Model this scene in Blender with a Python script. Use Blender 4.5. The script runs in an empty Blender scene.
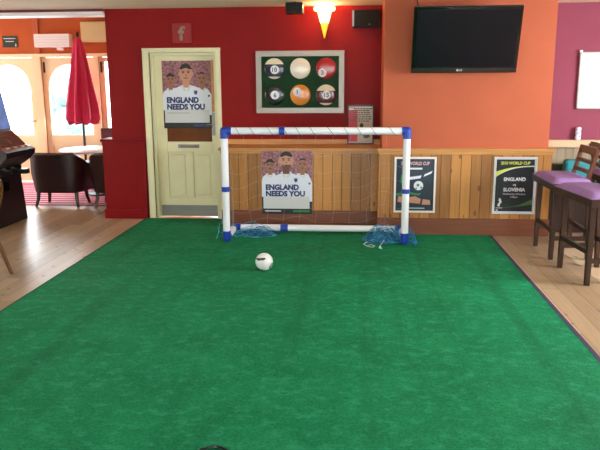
import bpy, bmesh, math, random
from mathutils import Vector, Matrix
random.seed(7)
S = bpy.context.scene
C = S.collection
PI = math.pi

# ------------------------------------------------------------------ camera
cam_d = bpy.data.cameras.new('camera')
cam = bpy.data.objects.new('camera', cam_d)
C.objects.link(cam)
S.camera = cam
cam_d.sensor_width = 36.0
cam_d.lens = 680.0 / 600.0 * 36.0
_R = Vector((0.9967027, 0.0809880, -0.0049751))
_U = Vector((-0.0115938, 0.2028323, 0.9791448))
_F = Vector((-0.0803081, 0.9758586, -0.2031025))
cam.matrix_world = Matrix(((_R.x, _U.x, -_F.x, 0.0), (_R.y, _U.y, -_F.y, 0.0), (_R.z, _U.z, -_F.z, 1.6), (0, 0, 0, 1)))
cam_d.clip_start = 0.05
cam_d.clip_end = 200

# ------------------------------------------------------------------ world, light, exposure
W = bpy.data.worlds.new('world')
S.world = W
W.use_nodes = True
_bg = W.node_tree.nodes['Background']
_bg.inputs[0].default_value = (0.86, 0.94, 1.0, 1)
_bg.inputs[1].default_value = 12.0

def area(name, loc, look, sx, sy, power, col):
    d = bpy.data.lights.new(name, 'AREA')
    d.shape = 'RECTANGLE'
    d.size = sx
    d.size_y = sy
    d.energy = power
    d.color = col
    o = bpy.data.objects.new(name, d)
    C.objects.link(o)
    o.location = loc
    o.rotation_euler = (Vector(look) - Vector(loc)).to_track_quat('-Z', 'Y').to_euler()
    return o
DAY = (0.86, 0.95, 1.0)
area('daylight_rear_window', (-1.3, -2.35, 1.5), (-1.3, 5, 0.8), 2.6, 1.5, 45, DAY)
area('daylight_rear_window', (2.0, -2.35, 1.5), (1.6, 5, 0.8), 2.2, 1.5, 60, DAY)
area('daylight_right_window', (4.5, 4.75, 1.65), (-0.3, 5.8, 0.3), 1.3, 0.9, 175, (0.92, 0.96, 1.0))
area('daylight_left_window', (-6.4, 3.2, 1.5), (0, 4.6, 0.4), 2.4, 1.4, 25, DAY)
area('daylight_garden_doors', (-5.1, 10.85, 1.35), (-4.4, 8.0, 0.0), 1.8, 1.3, 30, DAY)
area('added_fill_garden_room', (-7.9, 9.5, 1.5), (-4.6, 11.0, 1.1), 1.6, 1.4, 55, DAY)  # added fill lamp, brightens the cream door faces from the side

S.view_settings.view_transform = 'Standard'
S.view_settings.look = 'None'
S.view_settings.gamma = 1.0
S.view_settings.use_curve_mapping = False
S.view_settings.exposure = 0.0

# ------------------------------------------------------------------ materials
def lin(c):
    return tuple(((v / 255.0) / 12.92 if v <= 10.3 else ((v / 255.0 + 0.055) / 1.055) ** 2.4) for v in c)
def mat(name, rgb, rough=0.6, metal=0.0, emit=None, es=0.0, var=0.0, scale=8.0, bump=0.0, coat=0.0, spec=0.5, stretch=(1, 1, 1)):
    m = bpy.data.materials.new(name)
    m.use_nodes = True
    nt = m.node_tree
    b = nt.nodes['Principled BSDF']
    c = lin(rgb) + (1,)
    b.inputs['Base Color'].default_value = c
    b.inputs['Roughness'].default_value = rough
    b.inputs['Metallic'].default_value = metal
    b.inputs['Specular IOR Level'].default_value = spec
    if coat:
        b.inputs['Coat Weight'].default_value = coat
        b.inputs['Coat Roughness'].default_value = 0.12
    if emit:
        b.inputs['Emission Color'].default_value = lin(emit) + (1,)
        b.inputs['Emission Strength'].default_value = es
    if var or bump:
        tc = nt.nodes.new('ShaderNodeTexCoord')
        mp = nt.nodes.new('ShaderNodeMapping')
        mp.inputs['Scale'].default_value = stretch
        n = nt.nodes.new('ShaderNodeTexNoise')
        n.inputs['Scale'].default_value = scale
        n.inputs['Detail'].default_value = 5
        nt.links.new(tc.outputs['Object'], mp.inputs[0])
        nt.links.new(mp.outputs[0], n.inputs['Vector'])
        if var:
            r = nt.nodes.new('ShaderNodeValToRGB')
            r.color_ramp.elements[0].position = 0.3
            r.color_ramp.elements[1].position = 0.7
            r.color_ramp.elements[0].color = tuple(v * (1 - var) for v in c[:3]) + (1,)
            r.color_ramp.elements[1].color = tuple(min(1, v * (1 + var)) for v in c[:3]) + (1,)
            nt.links.new(n.outputs['Fac'], r.inputs[0])
            nt.links.new(r.outputs[0], b.inputs['Base Color'])
        if bump:
            bp = nt.nodes.new('ShaderNodeBump')
            bp.inputs['Strength'].default_value = bump
            bp.inputs['Distance'].default_value = 0.01
            nt.links.new(n.outputs['Fac'], bp.inputs['Height'])
            nt.links.new(bp.outputs[0], b.inputs['Normal'])
    return m

def board_mat(name, light, dark, width, axis, grain, rough, knots=True, off=0.0, groove=0.04, seg=0.0, coat=0.0):
    """boards laid side by side along `axis`; grain runs along `grain`"""
    m = bpy.data.materials.new(name)
    m.use_nodes = True
    nt = m.node_tree
    N = nt.nodes.new
    L = nt.links.new
    b = nt.nodes['Principled BSDF']
    tc = N('ShaderNodeTexCoord')
    sp = N('ShaderNodeSeparateXYZ')
    L(tc.outputs['Object'], sp.inputs[0])
    def M(op, a, bb=None):
        n = N('ShaderNodeMath')
        n.operation = op
        for i, v in enumerate((a, bb)):
            if v is None: continue
            if isinstance(v, (int, float)): n.inputs[i].default_value = v
            else: L(v, n.inputs[i])
        return n.outputs[0]
    u = M('DIVIDE', M('ADD', sp.outputs[axis], 50.0 + off), width)
    idx = M('FLOOR', u)
    fr = M('FRACT', u)
    wn = N('ShaderNodeTexWhiteNoise')
    wn.noise_dimensions = '2D'
    cb = N('ShaderNodeCombineXYZ')
    L(idx, cb.inputs[0])
    if seg:
        sh = M('MULTIPLY', M('FRACT', M('MULTIPLY', idx, 0.618)), seg)
        v = M('DIVIDE', M('ADD', M('ADD', sp.outputs[grain], 50.0), sh), seg)
        L(M('FLOOR', v), cb.inputs[1])
        vf = M('FRACT', v)
    L(cb.outputs[0], wn.inputs['Vector'])
    ns = N('ShaderNodeTexNoise')
    ns.inputs['Scale'].default_value = 1.0
    ns.inputs['Detail'].default_value = 6
    ns.inputs['Distortion'].default_value = 0.6
    gc = N('ShaderNodeCombineXYZ')
    L(M('ADD', M('MULTIPLY', sp.outputs[axis], 55.0), M('MULTIPLY', wn.outputs['Value'], 37.0)), gc.inputs[0])
    L(M('MULTIPLY', sp.outputs[grain], 3.0), gc.inputs[1])
    L(gc.outputs[0], ns.inputs['Vector'])
    f = M('ADD', M('MULTIPLY', ns.outputs['Fac'], 0.55), M('MULTIPLY', wn.outputs['Value'], 0.6))
    ramp = N('ShaderNodeValToRGB')
    ramp.color_ramp.elements[0].position = 0.15
    ramp.color_ramp.elements[1].position = 0.85
    ramp.color_ramp.elements[0].color = lin(dark) + (1,)
    ramp.color_ramp.elements[1].color = lin(light) + (1,)
    L(f, ramp.inputs[0])
    col = ramp.outputs[0]
    if knots:
        vo = N('ShaderNodeTexVoronoi')
        vo.inputs['Scale'].default_value = 1.0
        kc = N('ShaderNodeCombineXYZ')
        L(M('MULTIPLY', sp.outputs[axis], 9.0), kc.inputs[0])
        L(M('MULTIPLY', sp.outputs[grain], 4.0), kc.inputs[1])
        L(kc.outputs[0], vo.inputs['Vector'])
        kf = M('LESS_THAN', vo.outputs['Distance'], 0.13)
        mx = N('ShaderNodeMix')
        mx.data_type = 'RGBA'
        L(M('MULTIPLY', kf, 0.6), mx.inputs[0])
        L(col, mx.inputs[6])
        mx.inputs[7].default_value = lin(tuple(int(v * 0.45) for v in dark)) + (1,)
        col = mx.outputs[2]
    g = M('LESS_THAN', fr, groove)
    if seg: g = M('MAXIMUM', g, M('LESS_THAN', vf, 0.004 / seg))
    mx = N('ShaderNodeMix')
    mx.data_type = 'RGBA'
    L(M('MULTIPLY', g, 0.75), mx.inputs[0])
    L(col, mx.inputs[6])
    mx.inputs[7].default_value = lin(tuple(int(v * 0.35) for v in dark)) + (1,)
    L(mx.outputs[2], b.inputs['Base Color'])
    b.inputs['Roughness'].default_value = rough
    if coat:
        b.inputs['Coat Weight'].default_value = coat
        b.inputs['Coat Roughness'].default_value = 0.15
    bp = N('ShaderNodeBump')
    bp.inputs['Strength'].default_value = 0.5
    bp.inputs['Distance'].default_value = 0.004
    L(M('SUBTRACT', M('MULTIPLY', ns.outputs['Fac'], 0.15), g), bp.inputs['Height'])
    L(bp.outputs[0], b.inputs['Normal'])
    return m

def turf_mat():
    m = bpy.data.materials.new('turf')
    m.use_nodes = True
    nt = m.node_tree
    N = nt.nodes.new
    L = nt.links.new
    b = nt.nodes['Principled BSDF']
    tc = N('ShaderNodeTexCoord')
    n1 = N('ShaderNodeTexNoise')
    n1.inputs['Scale'].default_value = 70
    n1.inputs['Detail'].default_value = 8
    n1.inputs['Roughness'].default_value = 0.75
    n2 = N('ShaderNodeTexNoise')
    n2.inputs['Scale'].default_value = 2.2
    n2.inputs['Detail'].default_value = 6
    mp = N('ShaderNodeMapping')
    mp.inputs['Scale'].default_value = (1.0, 1.3, 1.0)
    L(tc.outputs['Object'], n1.inputs['Vector'])
    L(tc.outputs['Object'], mp.inputs[0])
    L(mp.outputs[0], n2.inputs['Vector'])
    add = N('ShaderNodeMath')
    add.operation = 'ADD'
    h1 = N('ShaderNodeMath'); h1.operation = 'MULTIPLY'; h1.inputs[1].default_value = 0.72
    h2 = N('ShaderNodeMath'); h2.operation = 'MULTIPLY'; h2.inputs[1].default_value = 0.28
    L(n1.outputs['Fac'], h1.inputs[0]); L(n2.outputs['Fac'], h2.inputs[0])
    L(h1.outputs[0], add.inputs[0]); L(h2.outputs[0], add.inputs[1])
    r = N('ShaderNodeValToRGB')
    r.color_ramp.elements[0].position = 0.36
    r.color_ramp.elements[1].position = 0.66
    r.color_ramp.elements[0].color = lin((6, 98, 60)) + (1,)
    r.color_ramp.elements[1].color = lin((32, 146, 98)) + (1,)
    L(add.outputs[0], r.inputs[0])
    # pale scuffed patches and faint lengthwise pile lines
    n3 = N('ShaderNodeTexNoise')
    n3.inputs['Scale'].default_value = 11.0
    n3.inputs['Detail'].default_value = 9
    n3.inputs['Roughness'].default_value = 0.7
    L(mp.outputs[0], n3.inputs['Vector'])
    r3 = N('ShaderNodeValToRGB')
    r3.color_ramp.elements[0].position = 0.50
    r3.color_ramp.elements[1].position = 0.74
    L(n3.outputs['Fac'], r3.inputs[0])
    mx = N('ShaderNodeMix')
    mx.data_type = 'RGBA'
    q = N('ShaderNodeMath'); q.operation = 'MULTIPLY'; q.inputs[1].default_value = 0.45
    L(r3.outputs[0], q.inputs[0])
    L(q.outputs[0], mx.inputs[0])
    L(r.outputs[0], mx.inputs[6])
    mx.inputs[7].default_value = lin((70, 180, 140)) + (1,)
    sp = N('ShaderNodeMapping')
    sp.inputs['Scale'].default_value = (4.0, 0.12, 1.0)
    L(tc.outputs['Object'], sp.inputs[0])
    n4 = N('ShaderNodeTexNoise')
    n4.inputs['Scale'].default_value = 1.0
    n4.inputs['Detail'].default_value = 4
    L(sp.outputs[0], n4.inputs['Vector'])
    r4 = N('ShaderNodeValToRGB')
    r4.color_ramp.elements[0].position = 0.36
    r4.color_ramp.elements[1].position = 0.46
    r4.color_ramp.elements[0].color = (0.80, 0.80, 0.80, 1)
    L(n4.outputs['Fac'], r4.inputs[0])
    mm = N('ShaderNodeMix'); mm.data_type = 'RGBA'; mm.blend_type = 'MULTIPLY'
    mm.inputs[0].default_value = 1.0
    L(mx.outputs[2], mm.inputs[6]); L(r4.outputs[0], mm.inputs[7])
    L(mm.outputs[2], b.inputs['Base Color'])
    b.inputs['Roughness'].default_value = 0.75
    b.inputs['Specular IOR Level'].default_value = 0.12
    bp = N('ShaderNodeBump')
    bp.inputs['Strength'].default_value = 0.7
    bp.inputs['Distance'].default_value = 0.01
    L(n1.outputs['Fac'], bp.inputs['Height'])
    L(bp.outputs[0], b.inputs['Normal'])
    return m

def glass_mat(name, tint=(1, 1, 1), rough=0.02, refl=0.12):
    m = bpy.data.materials.new(name)
    m.use_nodes = True
    nt = m.node_tree
    nt.nodes.remove(nt.nodes['Principled BSDF'])
    t = nt.nodes.new('ShaderNodeBsdfTransparent')
    t.inputs[0].default_value = tint + (1,)
    g = nt.nodes.new('ShaderNodeBsdfGlossy')
    g.inputs['Roughness'].default_value = rough
    mx = nt.nodes.new('ShaderNodeMixShader')
    mx.inputs[0].default_value = refl
    nt.links.new(t.outputs[0], mx.inputs[1])
    nt.links.new(g.outputs[0], mx.inputs[2])
    nt.links.new(mx.outputs[0], nt.nodes['Material Output'].inputs[0])
    return m

def stripe_mat(name, a, b_, width, axis):
    m = bpy.data.materials.new(name)
    m.use_nodes = True
    nt = m.node_tree
    b = nt.nodes['Principled BSDF']
    tc = nt.nodes.new('ShaderNodeTexCoord')
    sp = nt.nodes.new('ShaderNodeSeparateXYZ')
    d = nt.nodes.new('ShaderNodeMath'); d.operation = 'DIVIDE'; d.inputs[1].default_value = width
    f = nt.nodes.new('ShaderNodeMath'); f.operation = 'PINGPONG'; f.inputs[1].default_value = 1.0
    r = nt.nodes.new('ShaderNodeValToRGB')
    r.color_ramp.elements[0].position = 0.45
    r.color_ramp.elements[1].position = 0.55
    r.color_ramp.elements[0].color = lin(a) + (1,)
    r.color_ramp.elements[1].color = lin(b_) + (1,)
    nt.links.new(tc.outputs['Object'], sp.inputs[0])
    nt.links.new(sp.outputs[axis], d.inputs[0])
    nt.links.new(d.outputs[0], f.inputs[0])
    nt.links.new(f.outputs[0], r.inputs[0])
    nt.links.new(r.outputs[0], b.inputs['Base Color'])
    b.inputs['Roughness'].default_value = 0.8
    return m

red_wall = mat('red_paint', (136, 11, 12), 0.5, spec=0.18, var=0.06, scale=3, bump=0.05)
red_gloss = mat('red_gloss_paint', (130, 12, 16), 0.4, spec=0.18, var=0.05, scale=4)
orange_wall = mat('orange_paint', (182, 94, 64), 0.6, spec=0.18, var=0.05, scale=3, bump=0.05)
far_orange = mat('burnt_orange_paint', (182, 88, 42), 0.65, spec=0.18, var=0.06, scale=3)
pink_wall = mat('pink_paint', (142, 66, 86), 0.6, spec=0.18, var=0.05, scale=3)
cream = mat('cream_gloss_paint', (228, 222, 180), 0.4, var=0.04, scale=5)
cream_pale = mat('pale_cream_paint', (232, 220, 172), 0.45)
ceiling_m = mat('ceiling_paint', (238, 226, 200), 0.8, var=0.03, scale=3)
plaster = mat('plain_plaster', (214, 190, 160), 0.8)
white_paint = mat('white_paint', (235, 228, 225), 0.4)
maroon_trim = mat('maroon_trim', (110, 28, 42), 0.4)
pine_panel = board_mat('pine_panelling', (198, 136, 62), (134, 84, 32), 0.105, 0, 2, 0.42, off=0.03, groove=0.075)
pine_rail = mat('pine_rail', (196, 138, 72), 0.4, var=0.18, scale=10, stretch=(0.3, 4, 4))
pine_skirting = mat('pine_skirting', (118, 64, 38), 0.4, var=0.18, scale=10, stretch=(0.3, 4, 4))
floor_wood = board_mat('floor_boards', (190, 162, 130), (142, 114, 86), 0.13, 0, 1, 0.32, knots=True, seg=2.6, groove=0.03)
turf = turf_mat()
binding_m = mat('purple_binding', (58, 44, 82), 0.7)
carpet_red = stripe_mat('striped_red_carpet', (150, 24, 52), (222, 150, 165), 0.085, 1)
pvc = mat('white_pvc', (240, 242, 248), 0.3, coat=0.3)
blue_pl = mat('blue_plastic', (24, 62, 168), 0.35)
net_m = mat('pale_net_cord', (190, 200, 205), 0.7)
net_blue = mat('blue_net_cord', (40, 130, 190), 0.7)
net_teal = mat('teal_net_cord', (90, 180, 210), 0.7)
rope_white = mat('white_cord', (215, 225, 225), 0.7)
dark_cord = mat('dark_cord', (70, 80, 110), 0.7)
ball_white = mat('ball_white', (232, 230, 228), 0.35, coat=0.2)
ball_dark = mat('ball_purple', (62, 38, 66), 0.35, coat=0.2)
black = mat('black_plastic', (16, 16, 18), 0.35)
black_soft = mat('black_cloth_grille', (22, 22, 22), 0.9)
screen_m = mat('dark_screen', (10, 10, 18), 0.3, spec=0.25)
bezel_m = mat('glossy_bezel', (8, 8, 9), 0.12)
steel = mat('brushed_steel', (150, 152, 148), 0.4, metal=0.7, var=0.1, scale=20, stretch=(0.2, 4, 4))
silver = mat('silver_frame', (146, 138, 128), 0.35, metal=0.5)
glass_brown = mat('brown_obscured_glass', (112, 62, 34), 0.18, var=0.2, scale=4)
baize = mat('green_print', (6, 54, 20), 0.45, spec=0.15, var=0.15, scale=5)
leather = mat('dark_brown_leather', (44, 20, 20), 0.38, var=0.15, scale=6, bump=0.1)
maroon_leather = mat('maroon_leather', (84, 26, 34), 0.4, var=0.12, scale=6)
dark_wood = mat('dark_stained_wood', (50, 32, 24), 0.35, var=0.25, scale=10, stretch=(3, 3, 0.4))
mid_wood = mat('brown_wood', (84, 48, 30), 0.35, var=0.25, scale=10, stretch=(3, 3, 0.4))
light_wood = mat('light_bentwood', (104, 70, 36), 0.35, var=0.2, scale=10, stretch=(3, 3, 0.4))
purple = mat('purple_upholstery', (142, 108, 162), 0.75, var=0.08, scale=20, bump=0.1)
teal_cloth = mat('teal_upholstery', (40, 130, 140), 0.75, var=0.1, scale=12)
green_dark = mat('dark_green_upholstery', (30, 38, 32), 0.6)
parasol_m = mat('crimson_canvas', (196, 26, 72), 0.7, var=0.1, scale=10)
white_plastic = mat('white_plastic', (234, 230, 224), 0.35)
cabinet_cream = mat('cream_cabinet', (206, 184, 132), 0.5)
print_white = mat('print_white', (222, 226, 236), 0.4)
print_grey = mat('print_pale_grey', (206, 208, 208), 0.4)
print_dark = mat('print_charcoal', (30, 32, 36), 0.4)
print_navy = mat('print_navy', (44, 60, 116), 0.4)
print_skin = mat('print_skin', (196, 138, 110), 0.4)
print_skin2 = mat('print_tan_skin', (156, 104, 80), 0.4)
print_shade = mat('print_skin_shade', (112, 70, 56), 0.4)
print_hair = mat('print_hair', (44, 28, 22), 0.4)
print_crowd = mat('print_crowd', (150, 96, 104), 0.4, var=0.75, scale=34)
print_green = mat('print_green', (40, 140, 70), 0.4)
print_red = mat('print_red', (196, 34, 52), 0.4)
print_yellow = mat('print_yellow', (216, 224, 84), 0.4)
print_blue = mat('print_slate', (28, 46, 62), 0.3, var=0.15, scale=6)
print_black = mat('print_blue_black', (18, 26, 34), 0.3)
print_beige = mat('print_beige', (188, 168, 148), 0.45)
sign_red = mat('sign_red', (150, 20, 30), 0.4)
sign_pale = mat('sign_pale', (150, 130, 118), 0.5)
sign_green = mat('sign_dark_green', (30, 48, 42), 0.4)
hedge_m = mat('hedge_leaves', (110, 150, 150), 0.8, var=0.4, scale=6)
paving = mat('pale_paving', (210, 205, 195), 0.9, var=0.08, scale=2)
pane = glass_mat('window_glass')
can_m = mat('can_white', (226, 228, 240), 0.3)
can_b = mat('can_blue', (60, 80, 160), 0.3)
board_white = mat('whiteboard', (232, 226, 226), 0.3)
lamp_shade = mat('lit_glass_shade', (255, 224, 170), 0.4, emit=(255, 214, 140), es=6.0)
lamp_tip = mat('amber_glass', (240, 160, 60), 0.4, emit=(255, 160, 40), es=1.6)
brass = mat('brass', (150, 110, 50), 0.35, metal=0.8)
screen_blue = mat('game_screen', (80, 110, 170), 0.2, emit=(110, 150, 220), es=0.35, var=0.4, scale=9)
panel_brown = mat('machine_glass_panel', (84, 50, 40), 0.18, var=0.3, scale=9)
btn_red = mat('red_button', (200, 50, 40), 0.3)
btn_cream = mat('cream_button', (230, 210, 180), 0.3)
chrome = mat('chrome', (200, 200, 205), 0.15, metal=1.0)

# ------------------------------------------------------------------ shape helpers
def box(bm, x0, x1, y0, y1, z0, z1, bev=0.0, seg=2, M=None):
    r = bmesh.ops.create_cube(bm, size=1.0)
    vs = r['verts']
    for v in vs:
        v.co = Vector(((x0 + x1) / 2 + v.co.x * (x1 - x0), (y0 + y1) / 2 + v.co.y * (y1 - y0), (z0 + z1) / 2 + v.co.z * (z1 - z0)))
    if bev:
        es = list({e for v in vs for e in v.link_edges})
        n0 = set(bm.verts) - set(vs)
        bmesh.ops.bevel(bm, geom=es, offset=bev, segments=seg, affect='EDGES', profile=0.6)
        vs = [v for v in bm.verts if v not in n0]
    if M is not None:
        for v in vs: v.co = M @ v.co
    return vs

def tube(bm, pts, rad, n=8, closed=False, caps=True):
    pts = [Vector(p) for p in pts]
    rads = rad if isinstance(rad, (list, tuple)) else [rad] * len(pts)
    rings = []
    prev = None
    m = len(pts)
    for i, p in enumerate(pts):
        if closed: t = pts[(i + 1) % m] - pts[i - 1]
        else: t = pts[min(i + 1, m - 1)] - pts[max(i - 1, 0)]
        if t.length < 1e-9: t = Vector((0, 0, 1))
        t.normalize()
        if prev is None:
            a = Vector((0, 0, 1)) if abs(t.z) < 0.9 else Vector((1, 0, 0))
            nrm = t.cross(a).normalized()
        else:
            nrm = (prev - t * prev.dot(t))
            if nrm.length < 1e-6: nrm = t.orthogonal()
            nrm.normalize()
        prev = nrm
        bn = t.cross(nrm)
        rings.append([bm.verts.new(p + (nrm * math.cos(2 * PI * k / n) + bn * math.sin(2 * PI * k / n)) * rads[i]) for k in range(n)])
    rng = range(m) if closed else range(m - 1)
    for i in rng:
        a, b = rings[i], rings[(i + 1) % m]
        for k in range(n):
            bm.faces.new((a[k], a[(k + 1) % n], b[(k + 1) % n], b[k]))
    if caps and not closed:
        bm.faces.new(rings[0][::-1])
        bm.faces.new(rings[-1])

def bar(bm, p0, p1, w, d, w2=None, d2=None):
    """square-section bar, w along x, d along y"""
    p0, p1 = Vector(p0), Vector(p1)
    w2 = w if w2 is None else w2
    d2 = d if d2 is None else d2
    t = (p1 - p0).normalized()
    if abs(t.z) > 0.5: ax, ay = Vector((1, 0, 0)), Vector((0, 1, 0))
    elif abs(t.x) > abs(t.y): ax, ay = Vector((0, 1, 0)), Vector((0, 0, 1))
    else: ax, ay = Vector((1, 0, 0)), Vector((0, 0, 1))
    a = [bm.verts.new(p0 + ax * sx * w / 2 + ay * sy * d / 2) for sx, sy in ((-1, -1), (1, -1), (1, 1), (-1, 1))]
    b = [bm.verts.new(p1 + ax * sx * w2 / 2 + ay * sy * d2 / 2) for sx, sy in ((-1, -1), (1, -1), (1, 1), (-1, 1))]
    fs = [bm.faces.new(a[::-1]), bm.faces.new(b)]
    for k in range(4): fs.append(bm.faces.new((a[k], a[(k + 1) % 4], b[(k + 1) % 4], b[k])))
    bmesh.ops.recalc_face_normals(bm, faces=fs)

def lathe(bm, prof, c, n=32):
    rings = []
    for r, z in prof:
        rings.append([bm.verts.new((c[0] + r * math.cos(2 * PI * k / n), c[1] + r * math.sin(2 * PI * k / n), c[2] + z)) for k in range(n)])
    for a, b in zip(rings, rings[1:]):
        for k in range(n):
            bm.faces.new((a[k], a[(k + 1) % n], b[(k + 1) % n], b[k]))
    bm.faces.new(rings[0][::-1])
    bm.faces.new(rings[-1])

def prism(bm, pts, d0, d1, plane='xz'):
    """closed outline given in a plane, extruded from d0 to d1 along the third axis"""
    def P(u, v, d):
        if plane == 'xz': return (u, d, v)
        if plane == 'yz': return (d, u, v)
        return (u, v, d)
    a = [bm.verts.new(P(u, v, d0)) for u, v in pts]
    b = [bm.verts.new(P(u, v, d1)) for u, v in pts]
    fs = [bm.faces.new(a), bm.faces.new(b[::-1])]
    n = len(pts)
    for k in range(n): fs.append(bm.faces.new((a[k], b[k], b[(k + 1) % n], a[(k + 1) % n])))
    bmesh.ops.recalc_face_normals(bm, faces=fs)

def ell(cx, cz, rx, rz, n=20, a0=0.0, a1=2 * PI):
    return [(cx + rx * math.cos(a0 + (a1 - a0) * k / n), cz + rz * math.sin(a0 + (a1 - a0) * k / n)) for k in range(n if a1 - a0 > 6.28 else n + 1)]

INV = {}
def thing(name, label, cat, loc=(0, 0, 0), rz=0.0, group=None):
    o = bpy.data.objects.new(name, None)
    C.objects.link(o)
    o.location = loc
    o.rotation_euler = (0, 0, rz)
    o.empty_display_size = 0.1
    o['label'] = label
    o['category'] = cat
    if group: o['group'] = group
    INV[o.name] = (Matrix.Translation(Vector(loc)) @ Matrix.Rotation(rz, 4, 'Z')).inverted()
    return o
def obj(name, bm, m, parent=None, smooth=False, label=None):
    """geometry is written in room coordinates and moved into the parent's frame"""
    me = bpy.data.meshes.new(name)
    if parent is not None and parent.name in INV:
        Mi = INV[parent.name]
        for v in bm.verts: v.co = Mi @ v.co
    bm.normal_update()
    bm.to_mesh(me)
    bm.free()
    ms = m if isinstance(m, (list, tuple)) else [m]
    for q in ms: me.materials.append(q)
    if smooth:
        for p in me.polygons: p.use_smooth = True
        if hasattr(me, 'set_sharp_from_angle'): me.set_sharp_from_angle(angle=math.radians(40))
    o = bpy.data.objects.new(name, me)
    C.objects.link(o)
    if parent is not None:
        o.parent = parent
        if parent.name in INV: INV[o.name] = INV[parent.name]
    if label: o['label'] = label
    return o
def B(*boxes, bev=0.0):
    bm = bmesh.new()
    for b in boxes: box(bm, *b, bev=bev)
    return bm
def struct(name, bm, m, parent=None):
    o = obj(name, bm, m, parent)
    if parent is None: o['kind'] = 'structure'
    return o
def struct_root(name, loc=(0, 0, 0)):
    o = bpy.data.objects.new(name, None)
    C.objects.link(o)
    o.location = loc
    o.empty_display_size = 0.1
    o['kind'] = 'structure'
    INV[o.name] = Matrix.Translation(Vector(loc)).inverted()
    return o
def tag(o, label, cat, group=None):
    o['label'] = label
    o['category'] = cat
    if group: o['group'] = group
    return o
def dup(root, loc, rz, label, group=None):
    r = root.copy()
    C.objects.link(r)
    r.location = loc
    r.rotation_euler = (0, 0, rz)
    r['label'] = label
    if group: r['group'] = group
    for ch in [o for o in C.objects if o.parent == root]:
        c = ch.copy()
        C.objects.link(c)
        c.parent = r
        for g in [o for o in C.objects if o.parent == ch]:
            d = g.copy()
            C.objects.link(d)
            d.parent = c
    return r
def words(name, s, x, z, y, height, m, parent, width=None, bold=0.0, align='LEFT', M=None, depth=0.0004):
    """lettering standing in the xz plane facing the room, baseline at z; returned as mesh"""
    cu = bpy.data.curves.new(name, 'FONT')
    cu.body = s
    cu.size = 1.0
    cu.offset = bold
    cu.extrude = 0.0
    cu.resolution_u = 3
    t = bpy.data.objects.new('t', cu)
    C.objects.link(t)
    dg = bpy.context.evaluated_depsgraph_get()
    dg.update()
    me0 = bpy.data.meshes.new_from_object(t.evaluated_get(dg))
    bpy.data.objects.remove(t)
    bm = bmesh.new()
    bm.from_mesh(me0)
    bpy.data.meshes.remove(me0)
    xs = [v.co.x for v in bm.verts]
    ys = [v.co.y for v in bm.verts]
    x0, x1 = min(xs), max(xs)
    capz = 0.70
    sz = height / capz
    sx = sz if width is None else width / (x1 - x0)
    w = (x1 - x0) * sx
    ox = x if align == 'LEFT' else x - w / 2
    for v in bm.verts:
        v.co = Vector((ox + (v.co.x - x0) * sx, y, z + v.co.y * sz))
    r = bmesh.ops.extrude_face_region(bm, geom=bm.faces[:])
    for v in [g for g in r['geom'] if isinstance(g, bmesh.types.BMVert)]: v.co.y += depth
    if M is not None:
        for v in bm.verts: v.co = M @ v.co
    bmesh.ops.recalc_face_normals(bm, faces=bm.faces[:])
    return obj(name, bm, m, parent)

# ------------------------------------------------------------------ room shell
CH = 2.46
struct('floor', B((-6.6, 4.7, -2.6, 8.75, -0.1, 0.0)), floor_wood)
fl = struct('floor', B((-8.2, 4.7, 8.75, 11.0, -0.1, 0.0)), carpet_red)
struct('ceiling', B((-6.6, 4.7, -2.6, 8.2, CH, CH + 0.1)), ceiling_m)
struct('ceiling', B((-8.2, -0.2, 8.2, 11.2, 2.82, 2.92)), ceiling_m)

def wall_holes(name, axis, a0, a1, c0, c1, z0, z1, holes, m):
    """wall from a0..a1 along axis ('x' or 'y'), thickness c0..c1, with rectangular holes (h0,h1,zb,zt)"""
    bm = bmesh.new()
    def bx(u0, u1, zz0, zz1):
        if u1 - u0 < 1e-4 or zz1 - zz0 < 1e-4: return
        if axis == 'x': box(bm, u0, u1, c0, c1, zz0, zz1)
        else: box(bm, c0, c1, u0, u1, zz0, zz1)
    cur = a0
    for h0, h1, zb, zt in sorted(holes):
        bx(cur, h0, z0, z1)
        bx(h0, h1, z0, zb)
        bx(h0, h1, zt, z1)
        cur = h1
    bx(cur, a1, z0, z1)
    return struct(name, bm, m)

# red back wall of the recess, with the door opening
wall_holes('wall_back_red', 'x', -2.92, 0.30, 8.005, 8.2, 0, CH, [(-2.42, -1.63, 0.0, 1.965)], red_wall)
# red dado casing at the foot of the red pier left of the door
struct('trim_1', B((-3.03, -2.51, 7.96, 8.24, 0.0, 0.945), (-3.05, -2.51, 7.945, 8.26, 0.93, 0.965), (-3.045, -2.51, 7.945, 8.25, 0.0, 0.115), bev=0.004), red_gloss)
# chimney breast
struct('wall_breast_orange', B((0.280, 2.0, 7.285, 8.2, 0.0, CH)), orange_wall)
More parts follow.
